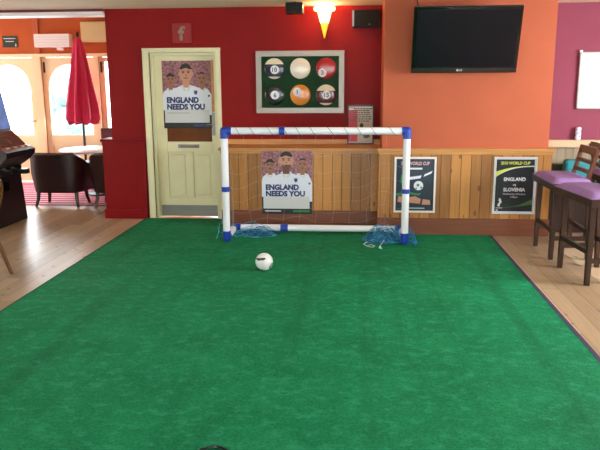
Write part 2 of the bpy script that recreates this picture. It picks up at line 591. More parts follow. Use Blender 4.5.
# pink wall to the right
struct('wall_back_pink', B((2.0, 4.7, 8.005, 8.2, 0.0, CH)), pink_wall)
wall_holes('wall_right', 'y', -2.6, 8.2, 4.6, 4.8, 0, CH, [(4.0, 6.6, 0.9, 2.2)], pink_wall)
wall_holes('wall_rear', 'x', -6.6, 4.7, -2.7, -2.45, 0, CH, [(-2.6, 0.0, 0.75, 2.25), (0.9, 3.1, 0.75, 2.25)], plaster)
wall_holes('wall_left', 'y', -2.6, 8.0, -6.7, -6.5, 0, CH, [(2.0, 4.4, 0.8, 2.2)], plaster)
wn = 0
def window(kind, a0, a1, z0, z1, c):
    global wn
    wn += 1
    r = struct_root('window_%d' % wn, ((a0 + a1) / 2, c, z0) if kind == 'x' else (c, (a0 + a1) / 2, z0))
    bm = bmesh.new()
    n = 3
    def bx(u0, u1, zz0, zz1, t=0.05):
        if kind == 'x': box(bm, u0, u1, c - t / 2, c + t / 2, zz0, zz1)
        else: box(bm, c - t / 2, c + t / 2, u0, u1, zz0, zz1)
    bx(a0, a1, z0, z0 + 0.06); bx(a0, a1, z1 - 0.06, z1)
    for k in range(n + 1):
        u = a0 + (a1 - a0 - 0.06) * k / n
        bx(u, u + 0.06, z0 + 0.06, z1 - 0.06)
    obj('window_frame', bm, white_paint, r)
    bm = bmesh.new()
    if kind == 'x': box(bm, a0 + 0.03, a1 - 0.03, c - 0.004, c + 0.004, z0 + 0.03, z1 - 0.03)
    else: box(bm, c - 0.004, c + 0.004, a0 + 0.03, a1 - 0.03, z0 + 0.03, z1 - 0.03)
    obj('window_pane', bm, pane, r)
window('x', -2.6, 0.0, 0.75, 2.25, -2.58)
window('x', 0.9, 3.1, 0.75, 2.25, -2.58)
window('y', 4.0, 6.6, 0.9, 2.2, 4.7)
window('y', 2.0, 4.4, 0.8, 2.2, -6.6)

# beam above the opening to the garden room
struct('trim_2', B((-6.5, -2.92, 7.97, 8.2, 2.43, CH)), maroon_trim)
struct('trim_3', B((-6.5, -2.925, 7.95, 8.22, 2.39, 2.43), bev=0.006), white_paint)
struct('wall_side_of_garden_room', B((-2.62, -2.42, 8.2, 11.0, 0.0, 2.85)), far_orange)
struct('wall_over_opening', B((-8.2, -2.42, 8.2, 8.3, 2.40, 2.85)), far_orange)
wall_holes('wall_left_of_garden_room', 'y', 8.2, 11.0, -8.3, -8.1, 0, 2.85, [(8.7, 10.3, 0.8, 2.2)], far_orange)  # hole added to the wall to go with the fill lamp
window('y', 8.7, 10.3, 0.8, 2.2, -8.2)  # unseen window, added to go with the fill lamp
struct('wall_return', B((-8.2, -6.5, 8.0, 8.2, 0.0, 2.85)), far_orange)

# far wall with two arched doors and a side window
FY = 11.0
holes = [(-6.16, -5.26, 0.0, 2.05), (-5.12, -4.24, 0.0, 2.05), (-4.16, -3.2, 0.0, 2.05)]
wall_holes('wall_garden', 'x', -8.2, -2.42, FY, FY + 0.2, 0, 2.85, holes, far_orange)
struct('trim_4', B((-6.9, -6.16, FY - 0.03, FY - 0.002, 0, 2.09), (-5.26, -5.12, FY - 0.04, FY - 0.002, 0, 2.05), (-4.24, -4.16, FY - 0.04, FY - 0.002, 0, 2.05),
                   (-6.16, -3.12, FY - 0.04, FY - 0.002, 2.05, 2.10), (-3.2, -3.12, FY - 0.04, FY - 0.002, 0, 2.05), bev=0.006), cream_pale)
struct('trim_5', B((-5.215, -5.115, FY - 0.03, FY - 0.002, 2.10, 2.82)), orange_wall)

def arched_leaf(x0, x1, arch):
    cx = (x0 + x1) / 2
    r = struct_root('door_%d' % arched_leaf.n, (cx, FY + 0.05, 0))
    arched_leaf.n += 1
    y0, y1 = FY + 0.02, FY + 0.07
    st = 0.085
    gx0, gx1 = x0 + st, x1 - st
    gz0 = 0.79
    bm = bmesh.new()
    box(bm, x0, gx0, y0, y1, 0.01, 2.04)
    box(bm, gx1, x1, y0, y1, 0.01, 2.04)
    box(bm, gx0, gx1, y0, y1, 0.60, gz0)
    box(bm, gx0, gx1, y0, y1, 0.01, 0.16)
    box(bm, gx0, gx1, y0 + 0.015, y1 - 0.01, 0.16, 0.60)
    box(bm, cx - 0.03, cx + 0.03, y0, y1, 0.16, 0.60)
    if arch:
        hw = (gx1 - gx0) / 2
        zs, rise = 1.55, 0.38
        n = 18
        pts = [(gx0 + 2 * hw * k / n, zs + rise * math.sqrt(max(0, 1 - ((2 * k / n) - 1) ** 2))) for k in range(n + 1)]
        for (ua, va), (ub, vb) in zip(pts, pts[1:]):
            prism(bm, [(ua, va), (ub, vb), (ub, 2.04), (ua, 2.04)], y0, y1)
    else:
        box(bm, gx0, gx1, y0, y1, 1.97, 2.04)
    obj('door_leaf', bm, cream_pale, r)
    obj('door_pane', B((gx0 - 0.01, gx1 + 0.01, y0 + 0.02, y0 + 0.028, gz0 - 0.01, 1.99)), pane, r)
    bm = bmesh.new()
    box(bm, x0 + 0.02, x0 + 0.05, y0 - 0.012, y0, 1.80, 1.97, bev=0.003)
    obj('door_bolt', bm, dark_wood, r, label='dark bolt at the top of the door')
    h = bmesh.new()
    tube(h, [(x1 - 0.04, y0, 1.02), (x1 - 0.04, y0 - 0.05, 1.02), (x1 - 0.15, y0 - 0.05, 1.02)], 0.009)
    obj('door_handle', h, brass, r)
    return r
arched_leaf.n = 2
arched_leaf(-6.16, -5.26, True)
arched_leaf(-5.12, -4.24, True)
arched_leaf(-4.16, -3.2, False)

# outdoors
struct('ground', B((-16, 8, 11.2, 30, -0.2, -0.05)), paving)
def bush(x, y, r, label):
    bm = bmesh.new()
    for k in range(26):
        a, b_ = random.uniform(0, 2 * PI), random.uniform(0, 1)
        rr = r * random.uniform(0.3, 0.5)
        c = Vector((x + math.cos(a) * r * 0.6 * b_, y + math.sin(a) * r * 0.6 * b_, random.uniform(0.3, 1.0) * r * 1.6))
        res = bmesh.ops.create_icosphere(bm, subdivisions=2, radius=rr)
        for v in res['verts']:
            v.co = c + v.co * random.uniform(0.85, 1.15)
    o = thing('garden_shrub', label, 'shrub', (x, y, -0.05))
    obj('foliage', bm, hedge_m, o)
    t = bmesh.new()
    tube(t, [(x, y, -0.05), (x, y, r * 0.8)], 0.06)
    obj('stem', t, dark_wood, o)
bush(-6.95, 16.0, 0.85, 'green shrub outdoors seen through the arched door behind the parasol')

# ------------------------------------------------------------------ cream door in the red wall
d = struct_root('door_1', (-2.02, 8.1, 0))
obj('door_frame', B((-2.48, -2.42, 7.975, 8.1, 0.0, 2.0), (-1.63, -1.575, 7.975, 8.1, 0.0, 2.0), (-2.42, -1.63, 7.975, 8.1, 1.965, 2.0),
                    (-2.49, -2.478, 7.965, 8.004, 0.0, 2.012), (-2.42, -2.385, 8.03, 8.19, 0.0, 1.965), (-1.665, -1.63, 8.03, 8.19, 0.0, 1.965),
                    (-2.385, -1.665, 8.03, 8.19, 1.93, 1.965), (-2.492, -1.57, 7.965, 8.0, 1.985, 2.015), bev=0.004), cream, d)
dy0, dy1 = 8.10, 8.14
lf = obj('door_leaf', B((-2.385, -2.27, dy0, dy1, 0.01, 1.93), (-1.72, -1.665, dy0, dy1, 0.01, 1.93), (-2.27, -1.72, dy0, dy1, 1.83, 1.93),
                   (-2.27, -1.72, dy0, dy1, 0.80, 0.925), (-2.27, -1.72, dy0, dy1, 0.01, 0.24), (-2.03, -1.96, dy0, dy1, 0.24, 0.80),
                   (-2.27, -2.03, dy0 + 0.015, dy1, 0.24, 0.80), (-1.96, -1.72, dy0 + 0.015, dy1, 0.24, 0.80), bev=0.004), cream, d)
obj('door_panel', B((-2.235, -2.065, dy0 + 0.006, dy0 + 0.02, 0.275, 0.765), bev=0.006), cream, d)
obj('door_panel', B((-1.925, -1.755, dy0 + 0.006, dy0 + 0.02, 0.275, 0.765), bev=0.006), cream, d)
obj('door_pane', B((-2.27, -1.72, dy0 + 0.015, dy0 + 0.025, 0.925, 1.83)), glass_brown, d)
obj('kick_plate', B((-2.375, -1.675, dy0 - 0.006, dy0 - 0.0005, 0.015, 0.15), bev=0.001), steel, d, label='brushed steel kick plate')
lp = obj('letter_plate', B((-2.14, -1.88, dy0 - 0.012, dy0 - 0.0005, 0.85, 0.895), bev=0.004), steel, d, label='steel letter plate')
obj('letter_flap', B((-2.11, -1.91, dy0 - 0.018, dy0 - 0.012, 0.860, 0.885), bev=0.002), chrome, lp)
hp = obj('handle_plate', B((-1.715, -1.665, dy0 - 0.012, dy0 - 0.0005, 1.0, 1.27), bev=0.004), steel, d, label='grey handle plate')
hb = bmesh.new()
tube(hb, [(-1.69, dy0 - 0.01, 1.13), (-1.69, dy0 - 0.05, 1.13), (-1.77, dy0 - 0.05, 1.13)], 0.008)
obj('lever_handle', hb, steel, hp)
obj('warm_light_strip', B((-1.712, -1.668, dy0 - 0.008, dy0 - 0.0005, 1.28, 1.88), bev=0.003), pine_rail, d, label='orange strip, warm light painted at the door frame')  # orange colour stands in for warm light on the frame

# ------------------------------------------------------------------ panelling
PFY = 7.525   # front of the boxed panelling in the recess
struct('wall_panelling_recess', B((-1.50, 0.280, PFY, 8.005, 0.0, 0.875)), pine_panel)
struct('trim_6', B((-1.53, 0.280, PFY - 0.03, 8.005, 0.875, 0.905), (-1.51, 0.280, PFY - 0.015, PFY, 0.845, 0.875), (-1.53, 0.280, 7.985, 8.004, 0.905, 0.965), bev=0.005), pine_rail)
struct('baseboard_recess', B((-1.51, 0.280, PFY - 0.02, PFY, 0.0, 0.205), bev=0.005), pine_skirting)
struct('wall_panelling_breast', B((0.25, 2.035, 7.25, 7.30, 0.0, 0.90), (2.0, 2.035, 7.30, 8.0, 0.0, 0.90), (0.25, 0.280, 7.30, PFY, 0, 0.9)), pine_panel)
struct('trim_7', B((0.23, 2.06, 7.225, 7.32, 0.90, 0.93), (2.0, 2.06, 7.32, 8.0, 0.90, 0.93), (0.24, 2.05, 7.238, 7.25, 0.865, 0.90), bev=0.005), pine_rail)
struct('baseboard_breast', B((0.24, 2.045, 7.228, 7.25, 0.0, 0.185), bev=0.005), pine_skirting)
struct('wall_panelling_pink', B((2.036, 4.6, 7.975, 8.003, 0.0, 0.88)), board_mat('painted_panelling', (160, 142, 112), (120, 104, 80), 0.09, 0, 2, 0.5, knots=False))
struct('trim_8', B((2.061, 4.6, 7.92, 8.003, 0.88, 0.965), bev=0.008), mat('tan_rail_paint', (196, 172, 136), 0.5))

# ------------------------------------------------------------------ turf carpet
cx0, cx1 = -2.527, 1.425
g = thing('turf_carpet', 'large bright green artificial turf carpet laid over the floorboards', 'carpet', (-0.5, 3.5, 0))
bm = bmesh.new()
outline = [(cx0, -1.2), (cx1, -1.2), (cx1, 7.222), (0.212, 7.222), (0.212, PFY - 0.024), (-1.513, PFY - 0.024), (-1.54, 7.96), (-2.49, 7.96), (cx0, 7.94)]
prism(bm, outline, 0.0005, 0.010, 'xy')
obj('turf_pile', bm, turf, g)
obj('edge_binding', B((cx1, cx1 + 0.028, -1.2, 7.222, 0.0005, 0.012)), binding_m, g, label='dark purple binding on the right edge')
obj('edge_binding', B((cx0 - 0.010, cx0, -1.2, 7.94, 0.0005, 0.011)), mat('dark_green_binding', (30, 60, 40), 0.8), g)

# ------------------------------------------------------------------ goal
GX0, GX1, GY, GR, GH, PR = -1.31, 0.50, 6.745, 7.175, 1.145, 0.036
FZ = 0.010
goal = thing('football_goal', 'small white plastic tube football goal with blue joints standing on the green turf', 'goal', ((GX0 + GX1) / 2, (GY + GR) / 2, FZ))
zb = FZ + PR + 0.006
zr = zb + 0.022   # the rear bar lies on bunched net
def pipe(name, a, b_):
    bm = bmesh.new()
    tube(bm, [a, b_], PR, 18)
    return obj(name, bm, pvc, goal, smooth=True)
pipe('crossbar', (GX0, GY, GH), (GX1, GY, GH))
pipe('post', (GX0, GY, zb), (GX0, GY, GH))
pipe('post', (GX1, GY, zb), (GX1, GY, GH))
pipe('side_bar', (GX0, GY, zb), (GX0, GR, zr))
pipe('side_bar', (GX1, GY, zb), (GX1, GR, zr))
pipe('rear_bar', (GX0, GR, zr), (GX1, GR, zr))
def joint(pts, r=PR + 0.006):
    bm = bmesh.new()
    c = Vector(pts[0])
    for p in pts[1:]: tube(bm, [c, p], r, 18)
    s = bmesh.ops.create_uvsphere(bm, u_segments=18, v_segments=10, radius=r)
    for v in s['verts']: v.co += c
    obj('joint', bm, blue_pl, goal, smooth=True)
J = 0.075
joint([(GX0, GY, GH), (GX0 + J, GY, GH), (GX0, GY, GH - J)])
joint([(GX1, GY, GH), (GX1 - J * 0.7, GY, GH), (GX1, GY, GH - J)])
joint([(GX0, GY, zb), (GX0, GY, zb + J), (GX0, GY + J, zb)])
joint([(GX1, GY, zb), (GX1, GY, zb + J), (GX1, GY + J, zb)])
joint([(GX0, GR, zr), (GX0, GR - J, zr), (GX0 + J, GR, zr)])
joint([(GX1, GR, zr), (GX1, GR - J, zr), (GX1 - J, GR, zr)])
def band(a, b_):
    bm = bmesh.new()
    tube(bm, [a, b_], PR + 0.006, 18)
    obj('joint', bm, blue_pl, goal, smooth=True)
mx_ = -0.73
band((mx_ - 0.028, GY, GH), (mx_ + 0.028, GY, GH))
band((GX0, GY, 0.535), (GX0, GY, 0.585))
band((GX1, GY, 0.53), (GX1, GY, 0.575))
band((-0.80, GR, zr), (-0.72, GR, zr))
# net: lashing on the crossbar, a sagging veil and heaps on the turf
bm = bmesh.new()
def sag(u, v):
    x = GX0 + (GX1 - GX0) * u
    s = 4 * v * (1 - v)
    return Vector((x + 0.02 * math.sin(9 * v + 5 * u), GY + (GR - GY) * (v ** 1.3) + 0.05 * s * math.sin(u * 7),
                   GH - PR - 0.01 + (0.10 - GH) * v - 0.10 * s * (0.5 + 0.5 * math.sin(u * 11 + 1))))
NU, NV = 10, 7
for i in range(NU + 1):
    tube(bm, [sag(i / NU, k / 14) for k in range(15)], 0.0005, 4)
for j in range(1, NV + 1):
    tube(bm, [sag(k / 30, j / NV + 0.02 * math.sin(k * 0.9)) if j < NV else sag(k / 30, 1) for k in range(31)], 0.0005, 4)
for gx in (GX0, GX1):     # side nets
    for j in range(6):
        t = j / 6
        tube(bm, [(gx + 0.01, GY, GH - 0.05 - t * 0.9), (gx + 0.03, GY + 0.25, GH * (1 - t) * 0.55 + 0.06), (gx, GR - 0.05 - 0.1 * j * 0.2, 0.08)], 0.0005, 4)
obj('net', bm, net_m, goal)
bm = bmesh.new()
pts = []
N = 260
for k in range(N):
    u = k / (N - 1)
    x = GX0 + 0.08 + (GX1 - GX0 - 0.16) * u
    a = u * 2 * PI * 11 + 0.8 * math.sin(u * 17)
    pts.append((x, GY + (PR + 0.003) * math.cos(a), GH + (PR + 0.003) * math.sin(a) - 0.004))
tube(bm, pts, 0.0022, 5)
obj('lashing_cord', bm, dark_cord, goal)
def heap(c, rx, ry, h, n, m, seed, r=0.0024):
    rnd = random.Random(seed)
    bm = bmesh.new()
    for k in range(n):
        p = Vector((rnd.gauss(0, 0.45), rnd.gauss(0, 0.45), rnd.random()))
        v = Vector((rnd.uniform(-1, 1), rnd.uniform(-1, 1), rnd.uniform(-0.4, 0.4)))
        pts = []
        for s in range(10):
            q = p.copy()
            l = math.hypot(q.x, q.y)
            if l > 1: q.x /= l; q.y /= l; l = 1
            top = h * (1 - l * l) + 0.012
            z = min(max(q.z, 0.0), 1.0) * top
            pts.append((c[0] + q.x * rx, c[1] + q.y * ry, FZ + 0.004 + z))
            v += Vector((rnd.uniform(-0.7, 0.7), rnd.uniform(-0.7, 0.7), rnd.uniform(-0.5, 0.5)))
            v *= 0.85
            p += v * 0.22
        tube(bm, pts, r, 4)
    return obj('net', bm, m, goal)
net_deep = mat('deep_blue_net_cord', (20, 84, 140), 0.7)
heap((0.29, 6.90, 0), 0.20, 0.16, 0.16, 62, net_blue, 3)
heap((0.29, 6.90, 0), 0.20, 0.16, 0.14, 40, net_deep, 13)
heap((0.30, 6.91, 0), 0.22, 0.17, 0.19, 48, net_teal, 4)
heap((0.57, 6.80, 0), 0.07, 0.10, 0.16, 34, net_blue, 5)
heap((-1.05, 7.08, 0), 0.22, 0.09, 0.09, 26, net_blue, 6)
heap((-1.05, 7.08, 0), 0.24, 0.10, 0.11, 26, net_deep, 16)
heap((-1.10, 7.05, 0), 0.26, 0.12, 0.14, 22, net_teal, 7)
heap((-1.42, 6.98, 0), 0.09, 0.12, 0.18, 8, net_teal, 8)
bm = bmesh.new()
tube(bm, [(0.20, 6.86, 0.03), (0.13, 6.80, 0.018), (0.09, 6.70, 0.018), (0.13, 6.60, 0.018), (0.18, 6.56, 0.018), (0.20, 6.62, 0.02), (0.16, 6.66, 0.022), (0.13, 6.60, 0.026)], 0.0035, 6)
tube(bm, [(0.30, 6.76, 0.05), (0.26, 6.66, 0.02), (0.24, 6.56, 0.018), (0.27, 6.50, 0.02)], 0.0035, 6)
s = bmesh.ops.create_icosphere(bm, subdivisions=2, radius=0.014)
for v in s['verts']: v.co += Vector((0.25, 6.53, 0.026))
obj('net_cord', bm, rope_white, goal, smooth=True, label='white cord trailing from the net')
# thin knots hanging on the cords of the rear net
bm = bmesh.new()
for px_, pz_ in ((-0.20, 0.16), (0.02, 0.10), (-0.62, 0.06)):
    tube(bm, [(px_, GR - 0.03, pz_), (px_ + 0.01, GR - 0.03, pz_ + 0.05)], 0.006, 6)
bm.free()

# ------------------------------------------------------------------ football
BR = 0.076
bc = Vector((-0.783, 5.69, FZ + BR))
ball = thing('football', 'small white football with dark purple panels in front of the goal', 'football', (bc.x, bc.y, FZ))
bm = bmesh.new()
bmesh.ops.create_uvsphere(bm, u_segments=64, v_segments=40, radius=BR)
n1 = Vector((0.25, 0.45, -0.85)).normalized()
for f in bm.faces:
    c = f.calc_center_median().normalized()
    view = Vector((0.13, -0.97, 0.25))
    dark = False
    a = Vector((-0.05, -0.55, 0.84)).normalized()
    # flattened band over the upper left
    e1 = c.x + 0.30; e2 = c.z - 0.52 - 0.12 * c.x
    if c.y < 0 and abs(e2) < 0.13 * math.sqrt(max(0, 1 - (e1 / 0.62) ** 2)) + 0.0 and abs(e1) < 0.62: dark = True
    # hooked stroke at the lower right
    d2 = (c.x - 1.35) ** 2 + (c.z + 0.70) ** 2
    if c.y < 0.2 and 0.62 ** 2 < d2 < 0.74 ** 2 and c.z < 0.05: dark = True
    # further panels on the hidden side
    if c.y > 0.2 and (c - Vector((0.3, 0.9, 0.2)).normalized()).length < 0.35: dark = True
    if c.y > 0.0 and (c - Vector((-0.7, 0.6, -0.2)).normalized()).length < 0.3: dark = True
    f.material_index = 1 if dark else 0
for v in bm.verts: v.co += bc
obj('ball_shell', bm, [ball_white, ball_dark], ball, smooth=True)
bm = bmesh.new()
ring = [bc + Vector((BR * 1.0 * math.cos(t), -BR * 0.7 * math.sin(t) * 0.6, BR * math.sin(t) * 0.9)).normalized() * BR * 1.001 for t in [2 * PI * k / 40 for k in range(40)]]
tube(bm, ring, 0.0007, 4, closed=True)
obj('seam', bm, mat('seam_grey', (170, 168, 170), 0.6), ball)

# ------------------------------------------------------------------ posters of three players
def player(u, v, hw, hh, W_, H_, x0, z0, y, root, skin, hair, shirt_pts, bald=False, beard=False, crest=None, smile=False):
    """one printed player, flat print on the sheet; u, v = centre of the face"""
    X = lambda a: x0 + a * W_
    Zc = lambda b_: z0 + b_ * H_
    cx, cz, rx, rz = X(u), Zc(v), hw * W_, hh * H_
    bm = bmesh.new(); prism(bm, [(X(a), Zc(b_)) for a, b_ in shirt_pts], y, y - 0.0006)
    sh = obj('player_shirt', bm, print_white, root)
    bm = bmesh.new()
    prism(bm, [(cx - rx * 0.5, cz - rz * 1.55), (cx + rx * 0.5, cz - rz * 1.55), (cx + rx * 0.55, cz - rz * 0.5), (cx - rx * 0.55, cz - rz * 0.5)], y - 0.0007, y - 0.0012)
    prism(bm, ell(cx - rx, cz - rz * 0.05, rx * 0.16, rz * 0.2, 10), y - 0.0007, y - 0.0012)
    prism(bm, ell(cx + rx, cz - rz * 0.05, rx * 0.16, rz * 0.2, 10), y - 0.0007, y - 0.0012)
    prism(bm, ell(cx, cz, rx, rz, 28), y - 0.0012, y - 0.0017)
    obj('player_face', bm, skin, root)
    bm = bmesh.new()
    if not bald:
        prism(bm, [(cx + rx * 1.05 * math.cos(a), cz + rz * 1.08 * math.sin(a)) for a in [0.15 * PI + 0.7 * PI * k / 14 for k in range(15)]] + [(cx - rx * 0.7, cz + rz * 0.42), (cx, cz + rz * 0.6), (cx + rx * 0.7, cz + rz * 0.42)], y - 0.0018, y - 0.0023)
    else:
        prism(bm, [(cx + rx * 1.02 * math.cos(a), cz + rz * 1.03 * math.sin(a)) for a in [0.22 * PI + 0.56 * PI * k / 12 for k in range(13)]] + [(cx, cz + rz * 0.82)], y - 0.0018, y - 0.0023)
    for s_ in (-1, 1):
        prism(bm, ell(cx + s_ * rx * 0.4, cz + rz * 0.08, rx * 0.2, rz * 0.06, 10), y - 0.0018, y - 0.0023)
        prism(bm, ell(cx + s_ * rx * 0.4, cz + rz * 0.24, rx * 0.28, rz * 0.045, 10), y - 0.0018, y - 0.0023)
    prism(bm, [(cx - rx * 0.1, cz - rz * 0.25), (cx + rx * 0.14, cz - rz * 0.25), (cx + rx * 0.05, cz - rz * 0.12)], y - 0.0018, y - 0.0023)
    if smile: prism(bm, ell(cx, cz - rz * 0.5, rx * 0.35, rz * 0.05, 10), y - 0.0018, y - 0.0023)
    else: prism(bm, ell(cx, cz - rz * 0.48, rx * 0.32, rz * 0.06, 10), y - 0.0018, y - 0.0023)
    if beard:
        obj('player_features', bm, hair, root)
        bm = bmesh.new()
        prism(bm, ell(cx, cz - rz * 0.45, rx * 0.75, rz * 0.6, 16, PI, 2 * PI), y - 0.0018, y - 0.0023)
        prism(bm, [(cx - rx * 0.5, cz - rz * 1.5), (cx + rx * 0.5, cz - rz * 1.5), (cx + rx * 0.5, cz - rz * 0.9), (cx - rx * 0.5, cz - rz * 0.9)], y - 0.0013, y - 0.0019)
    obj('player_shadow' if beard else 'player_features', bm, print_shade if beard else hair, root)
    # collar lines
    bm = bmesh.new()
    for s_ in (-1, 1):
        prism(bm, [(cx + s_ * rx * 0.55, cz - rz * 1.2), (cx + s_ * rx * 0.85, cz - rz * 1.35), (cx + s_ * rx * 0.25, cz - rz * 2.0), (cx + s_ * rx * 0.06, cz - rz * 1.85)], y - 0.0013, y - 0.0018)
    obj('player_collar', bm, print_grey, root)
    if crest:
        bx_, bz_ = X(crest[0]), Zc(crest[1])
        w_, h_ = crest[2] * W_, crest[2] * H_ * 0.95
        bm = bmesh.new()
        prism(bm, [(bx_ - w_, bz_ + h_), (bx_ + w_, bz_ + h_), (bx_ + w_, bz_ - h_ * 0.2), (bx_, bz_ - h_), (bx_ - w_, bz_ - h_ * 0.2)], y - 0.0007, y - 0.0013)
        obj('shirt_crest', bm, print_navy, root)

def needs_you(label, x0, x1, z0, z1, y, centre, strip):
    W_, H_ = x1 - x0, z1 - z0
    p = thing('poster', label, 'poster', ((x0 + x1) / 2, y, z0))
    obj('printed_sheet', B((x0, x1, y - 0.002, y - 0.0005, z0, z1)), print_crowd, p)
    yy = y - 0.0022
    X = lambda a: x0 + a * W_
    Zc = lambda b_: z0 + b_ * H_
    obj('dark_band', B((x0, x1, yy - 0.0003, yy, z0, Zc(0.27))), print_dark, p)
    yy -= 0.0004
    dv = 0.04 if strip else 0.0
    player(0.17, 0.72 + dv, 0.095, 0.095, W_, H_, x0, z0, yy, p, print_skin2, print_hair,
           [(0.0, 0.27), (0.30, 0.27), (0.34, 0.50), (0.26, 0.60 + dv), (0.12, 0.60 + dv), (0.02, 0.54 + dv), (0.0, 0.5)], crest=(0.18, 0.47, 0.022))
    player(0.81, 0.73 + dv, 0.10, 0.10, W_, H_, x0, z0, yy, p, print_skin2, print_hair,
           [(0.70, 0.20), (1.0, 0.20), (1.0, 0.50), (0.93, 0.58 + dv), (0.84, 0.61 + dv), (0.70, 0.60 + dv)], bald=True, crest=(0.95, 0.48, 0.02))
    yy -= 0.0026
    player(0.49, 0.815 + dv / 2, 0.135, 0.135, W_, H_, x0, z0, yy, p, print_skin, print_hair,
           [(0.05, 0.24), (0.85, 0.24), (0.87, 0.40), (0.86, 0.52), (0.78, 0.595), (0.60, 0.64), (0.40, 0.64), (0.22, 0.585), (0.13, 0.50), (0.10, 0.38)],
           bald=False, beard=(centre == 'bald'), crest=(0.68, 0.53, 0.035), smile=True)
    obj('white_panel', B((X(0.03), X(0.95), yy - 0.0030, yy, Zc(0.085), Zc(0.280))), print_grey, p)
    yy -= 0.0031
    words('lettering', 'ENGLAND', X(0.08), Zc(0.385), yy, H_ * 0.078, print_navy, p, width=W_ * 0.66, bold=0.055)
    words('lettering', 'NEEDS YOU', X(0.08), Zc(0.285), yy, H_ * 0.078, print_navy, p, width=W_ * 0.78, bold=0.055)
    obj('small_print', B((X(0.06), X(0.38), yy - 0.0003, yy + 0.002, Zc(0.038), Zc(0.055)), (X(0.08), X(0.55), yy - 0.0003, yy, Zc(0.228), Zc(0.233))), print_grey if strip else print_dark, p)
    bm = B((X(0.62), X(0.95), yy + 0.0015, yy + 0.0026, Zc(0.032), Zc(0.06)))
    obj('printed_strip', bm, print_green if strip else print_navy, p)
    return p
needs_you('football poster taped to the glass of the cream door', -2.30, -1.712, 1.085, 1.875, dy0 - 0.001, 'hair', False)
needs_you('football poster fixed to the wooden panelling behind the goal', -1.045, -0.480, 0.165, 0.885, PFY - 0.022, 'bald', True)

# ------------------------------------------------------------------ framed posters on the orange chimney breast
def picture_frame(p, x0, x1, z0, z1, y, w, m, t=0.02, name='frame'):
    obj(name, B((x0, x1, y - t, y, z1 - w, z1), (x0, x1, y - t, y, z0, z0 + w), (x0, x0 + w, y - t, y, z0 + w, z1 - w), (x1 - w, x1, y - t, y, z0 + w, z1 - w), bev=0.002), m, p)
BF = 7.249
x0, x1, z0, z1 = 0.412, 0.850, 0.245, 0.840
p = thing('framed_poster', 'white framed slate blue football poster behind the right goalpost', 'framed poster', ((x0 + x1) / 2, BF, z0), group=None)
picture_frame(p, x0, x1, z0, z1, BF, 0.02, white_paint)
obj('printed_sheet', B((x0 + 0.02, x1 - 0.02, BF - 0.006, BF, z0 + 0.02, z1 - 0.02)), print_blue, p)
fy = BF - 0.0064
words('lettering', '2010 WORLD CUP', (x0 + x1) / 2, 0.755, fy, 0.034, mat('print_pink_white', (236, 180, 180), 0.4), p, width=0.30, bold=0.03, align='CENTER')
obj('small_print', B((0.555, 0.705, fy - 0.0004, fy, 0.707, 0.726)), print_white, p)
bm = bmesh.new()
prism(bm, [(0.50, 0.59), (0.60, 0.60), (0.69, 0.615), (0.70, 0.645), (0.60, 0.63), (0.50, 0.615)], fy, fy - 0.0005)
prism(bm, [(0.72, 0.63), (0.80, 0.665), (0.815, 0.695), (0.73, 0.655)], fy, fy - 0.0005)
obj('printed_boot', bm, print_white, p)
bm = bmesh.new(); prism(bm, ell(0.67, 0.535, 0.05, 0.05, 20), fy, fy - 0.0005)
bl = obj('printed_ball', bm, print_white, p)
bm = bmesh.new()
prism(bm, ell(0.665, 0.54, 0.017, 0.016, 6), fy - 0.0006, fy - 0.0010)
prism(bm, ell(0.70, 0.515, 0.012, 0.012, 6), fy - 0.0006, fy - 0.0010)
prism(bm, ell(0.645, 0.505, 0.01, 0.01, 6), fy - 0.0006, fy - 0.0010)
obj('ball_patches', bm, print_green, bl)
bm = bmesh.new(); prism(bm, [(0.44, 0.45), (0.55, 0.47), (0.66, 0.45), (0.70, 0.455), (0.68, 0.43), (0.56, 0.445), (0.44, 0.43)], fy, fy - 0.0005)
prism(bm, ell(0.51, 0.60, 0.03, 0.07, 12), fy, fy - 0.0003)
obj('printed_grass', bm, print_green, p)
bm = bmesh.new()
prism(bm, [(0.45, 0.36), (0.50, 0.35), (0.55, 0.37), (0.545, 0.41), (0.46, 0.42)], fy, fy - 0.0005)
prism(bm, [(0.57, 0.35), (0.69, 0.34), (0.70, 0.39), (0.64, 0.42), (0.575, 0.41)], fy, fy - 0.0005)
prism(bm, [(0.71, 0.33), (0.80, 0.33), (0.795, 0.38), (0.72, 0.39)], fy, fy - 0.0005)
obj('printed_hands', bm, print_skin, p)
obj('small_print', B((0.52, 0.74, fy - 0.0004, fy, 0.288, 0.296)), print_grey, p)

x0, x1, z0, z1 = 1.447, 1.888, 0.240, 0.843
p = thing('framed_poster', 'silver framed black fixture poster with green swoosh and white match title beside the bar stools', 'framed poster', ((x0 + x1) / 2, BF, z0))
picture_frame(p, x0, x1, z0, z1, BF, 0.018, mat('pale_silver', (205, 208, 212), 0.35))
obj('white_border', B((x0 + 0.016, x1 - 0.016, BF - 0.005, BF, z0 + 0.016, z1 - 0.016)), print_white, p)
obj('printed_sheet', B((x0 + 0.026, x1 - 0.026, BF - 0.007, BF - 0.005, z0 + 0.026, z1 - 0.026)), print_black, p)
fy = BF - 0.0074
W_ = x1 - x0
cxp = (x0 + x1) / 2
words('lettering', '2010 WORLD CUP', cxp, 0.765, fy, 0.030, print_yellow, p, width=0.30, bold=0.03, align='CENTER')
bm = bmesh.new()
top = []
bot = []
for k in range(15):
    t = k / 14
    x = x0 + 0.026 + (W_ - 0.052) * t
    top.append((x, 0.690 + 0.062 * (1 - (1 - t) ** 2.2)))
    bot.append((x, 0.640 + 0.108 * (1 - (1 - t) ** 2.6)))
prism(bm, top + bot[::-1], fy, fy - 0.0004)
obj('printed_swoosh', bm, print_yellow, p)
bm = bmesh.new()
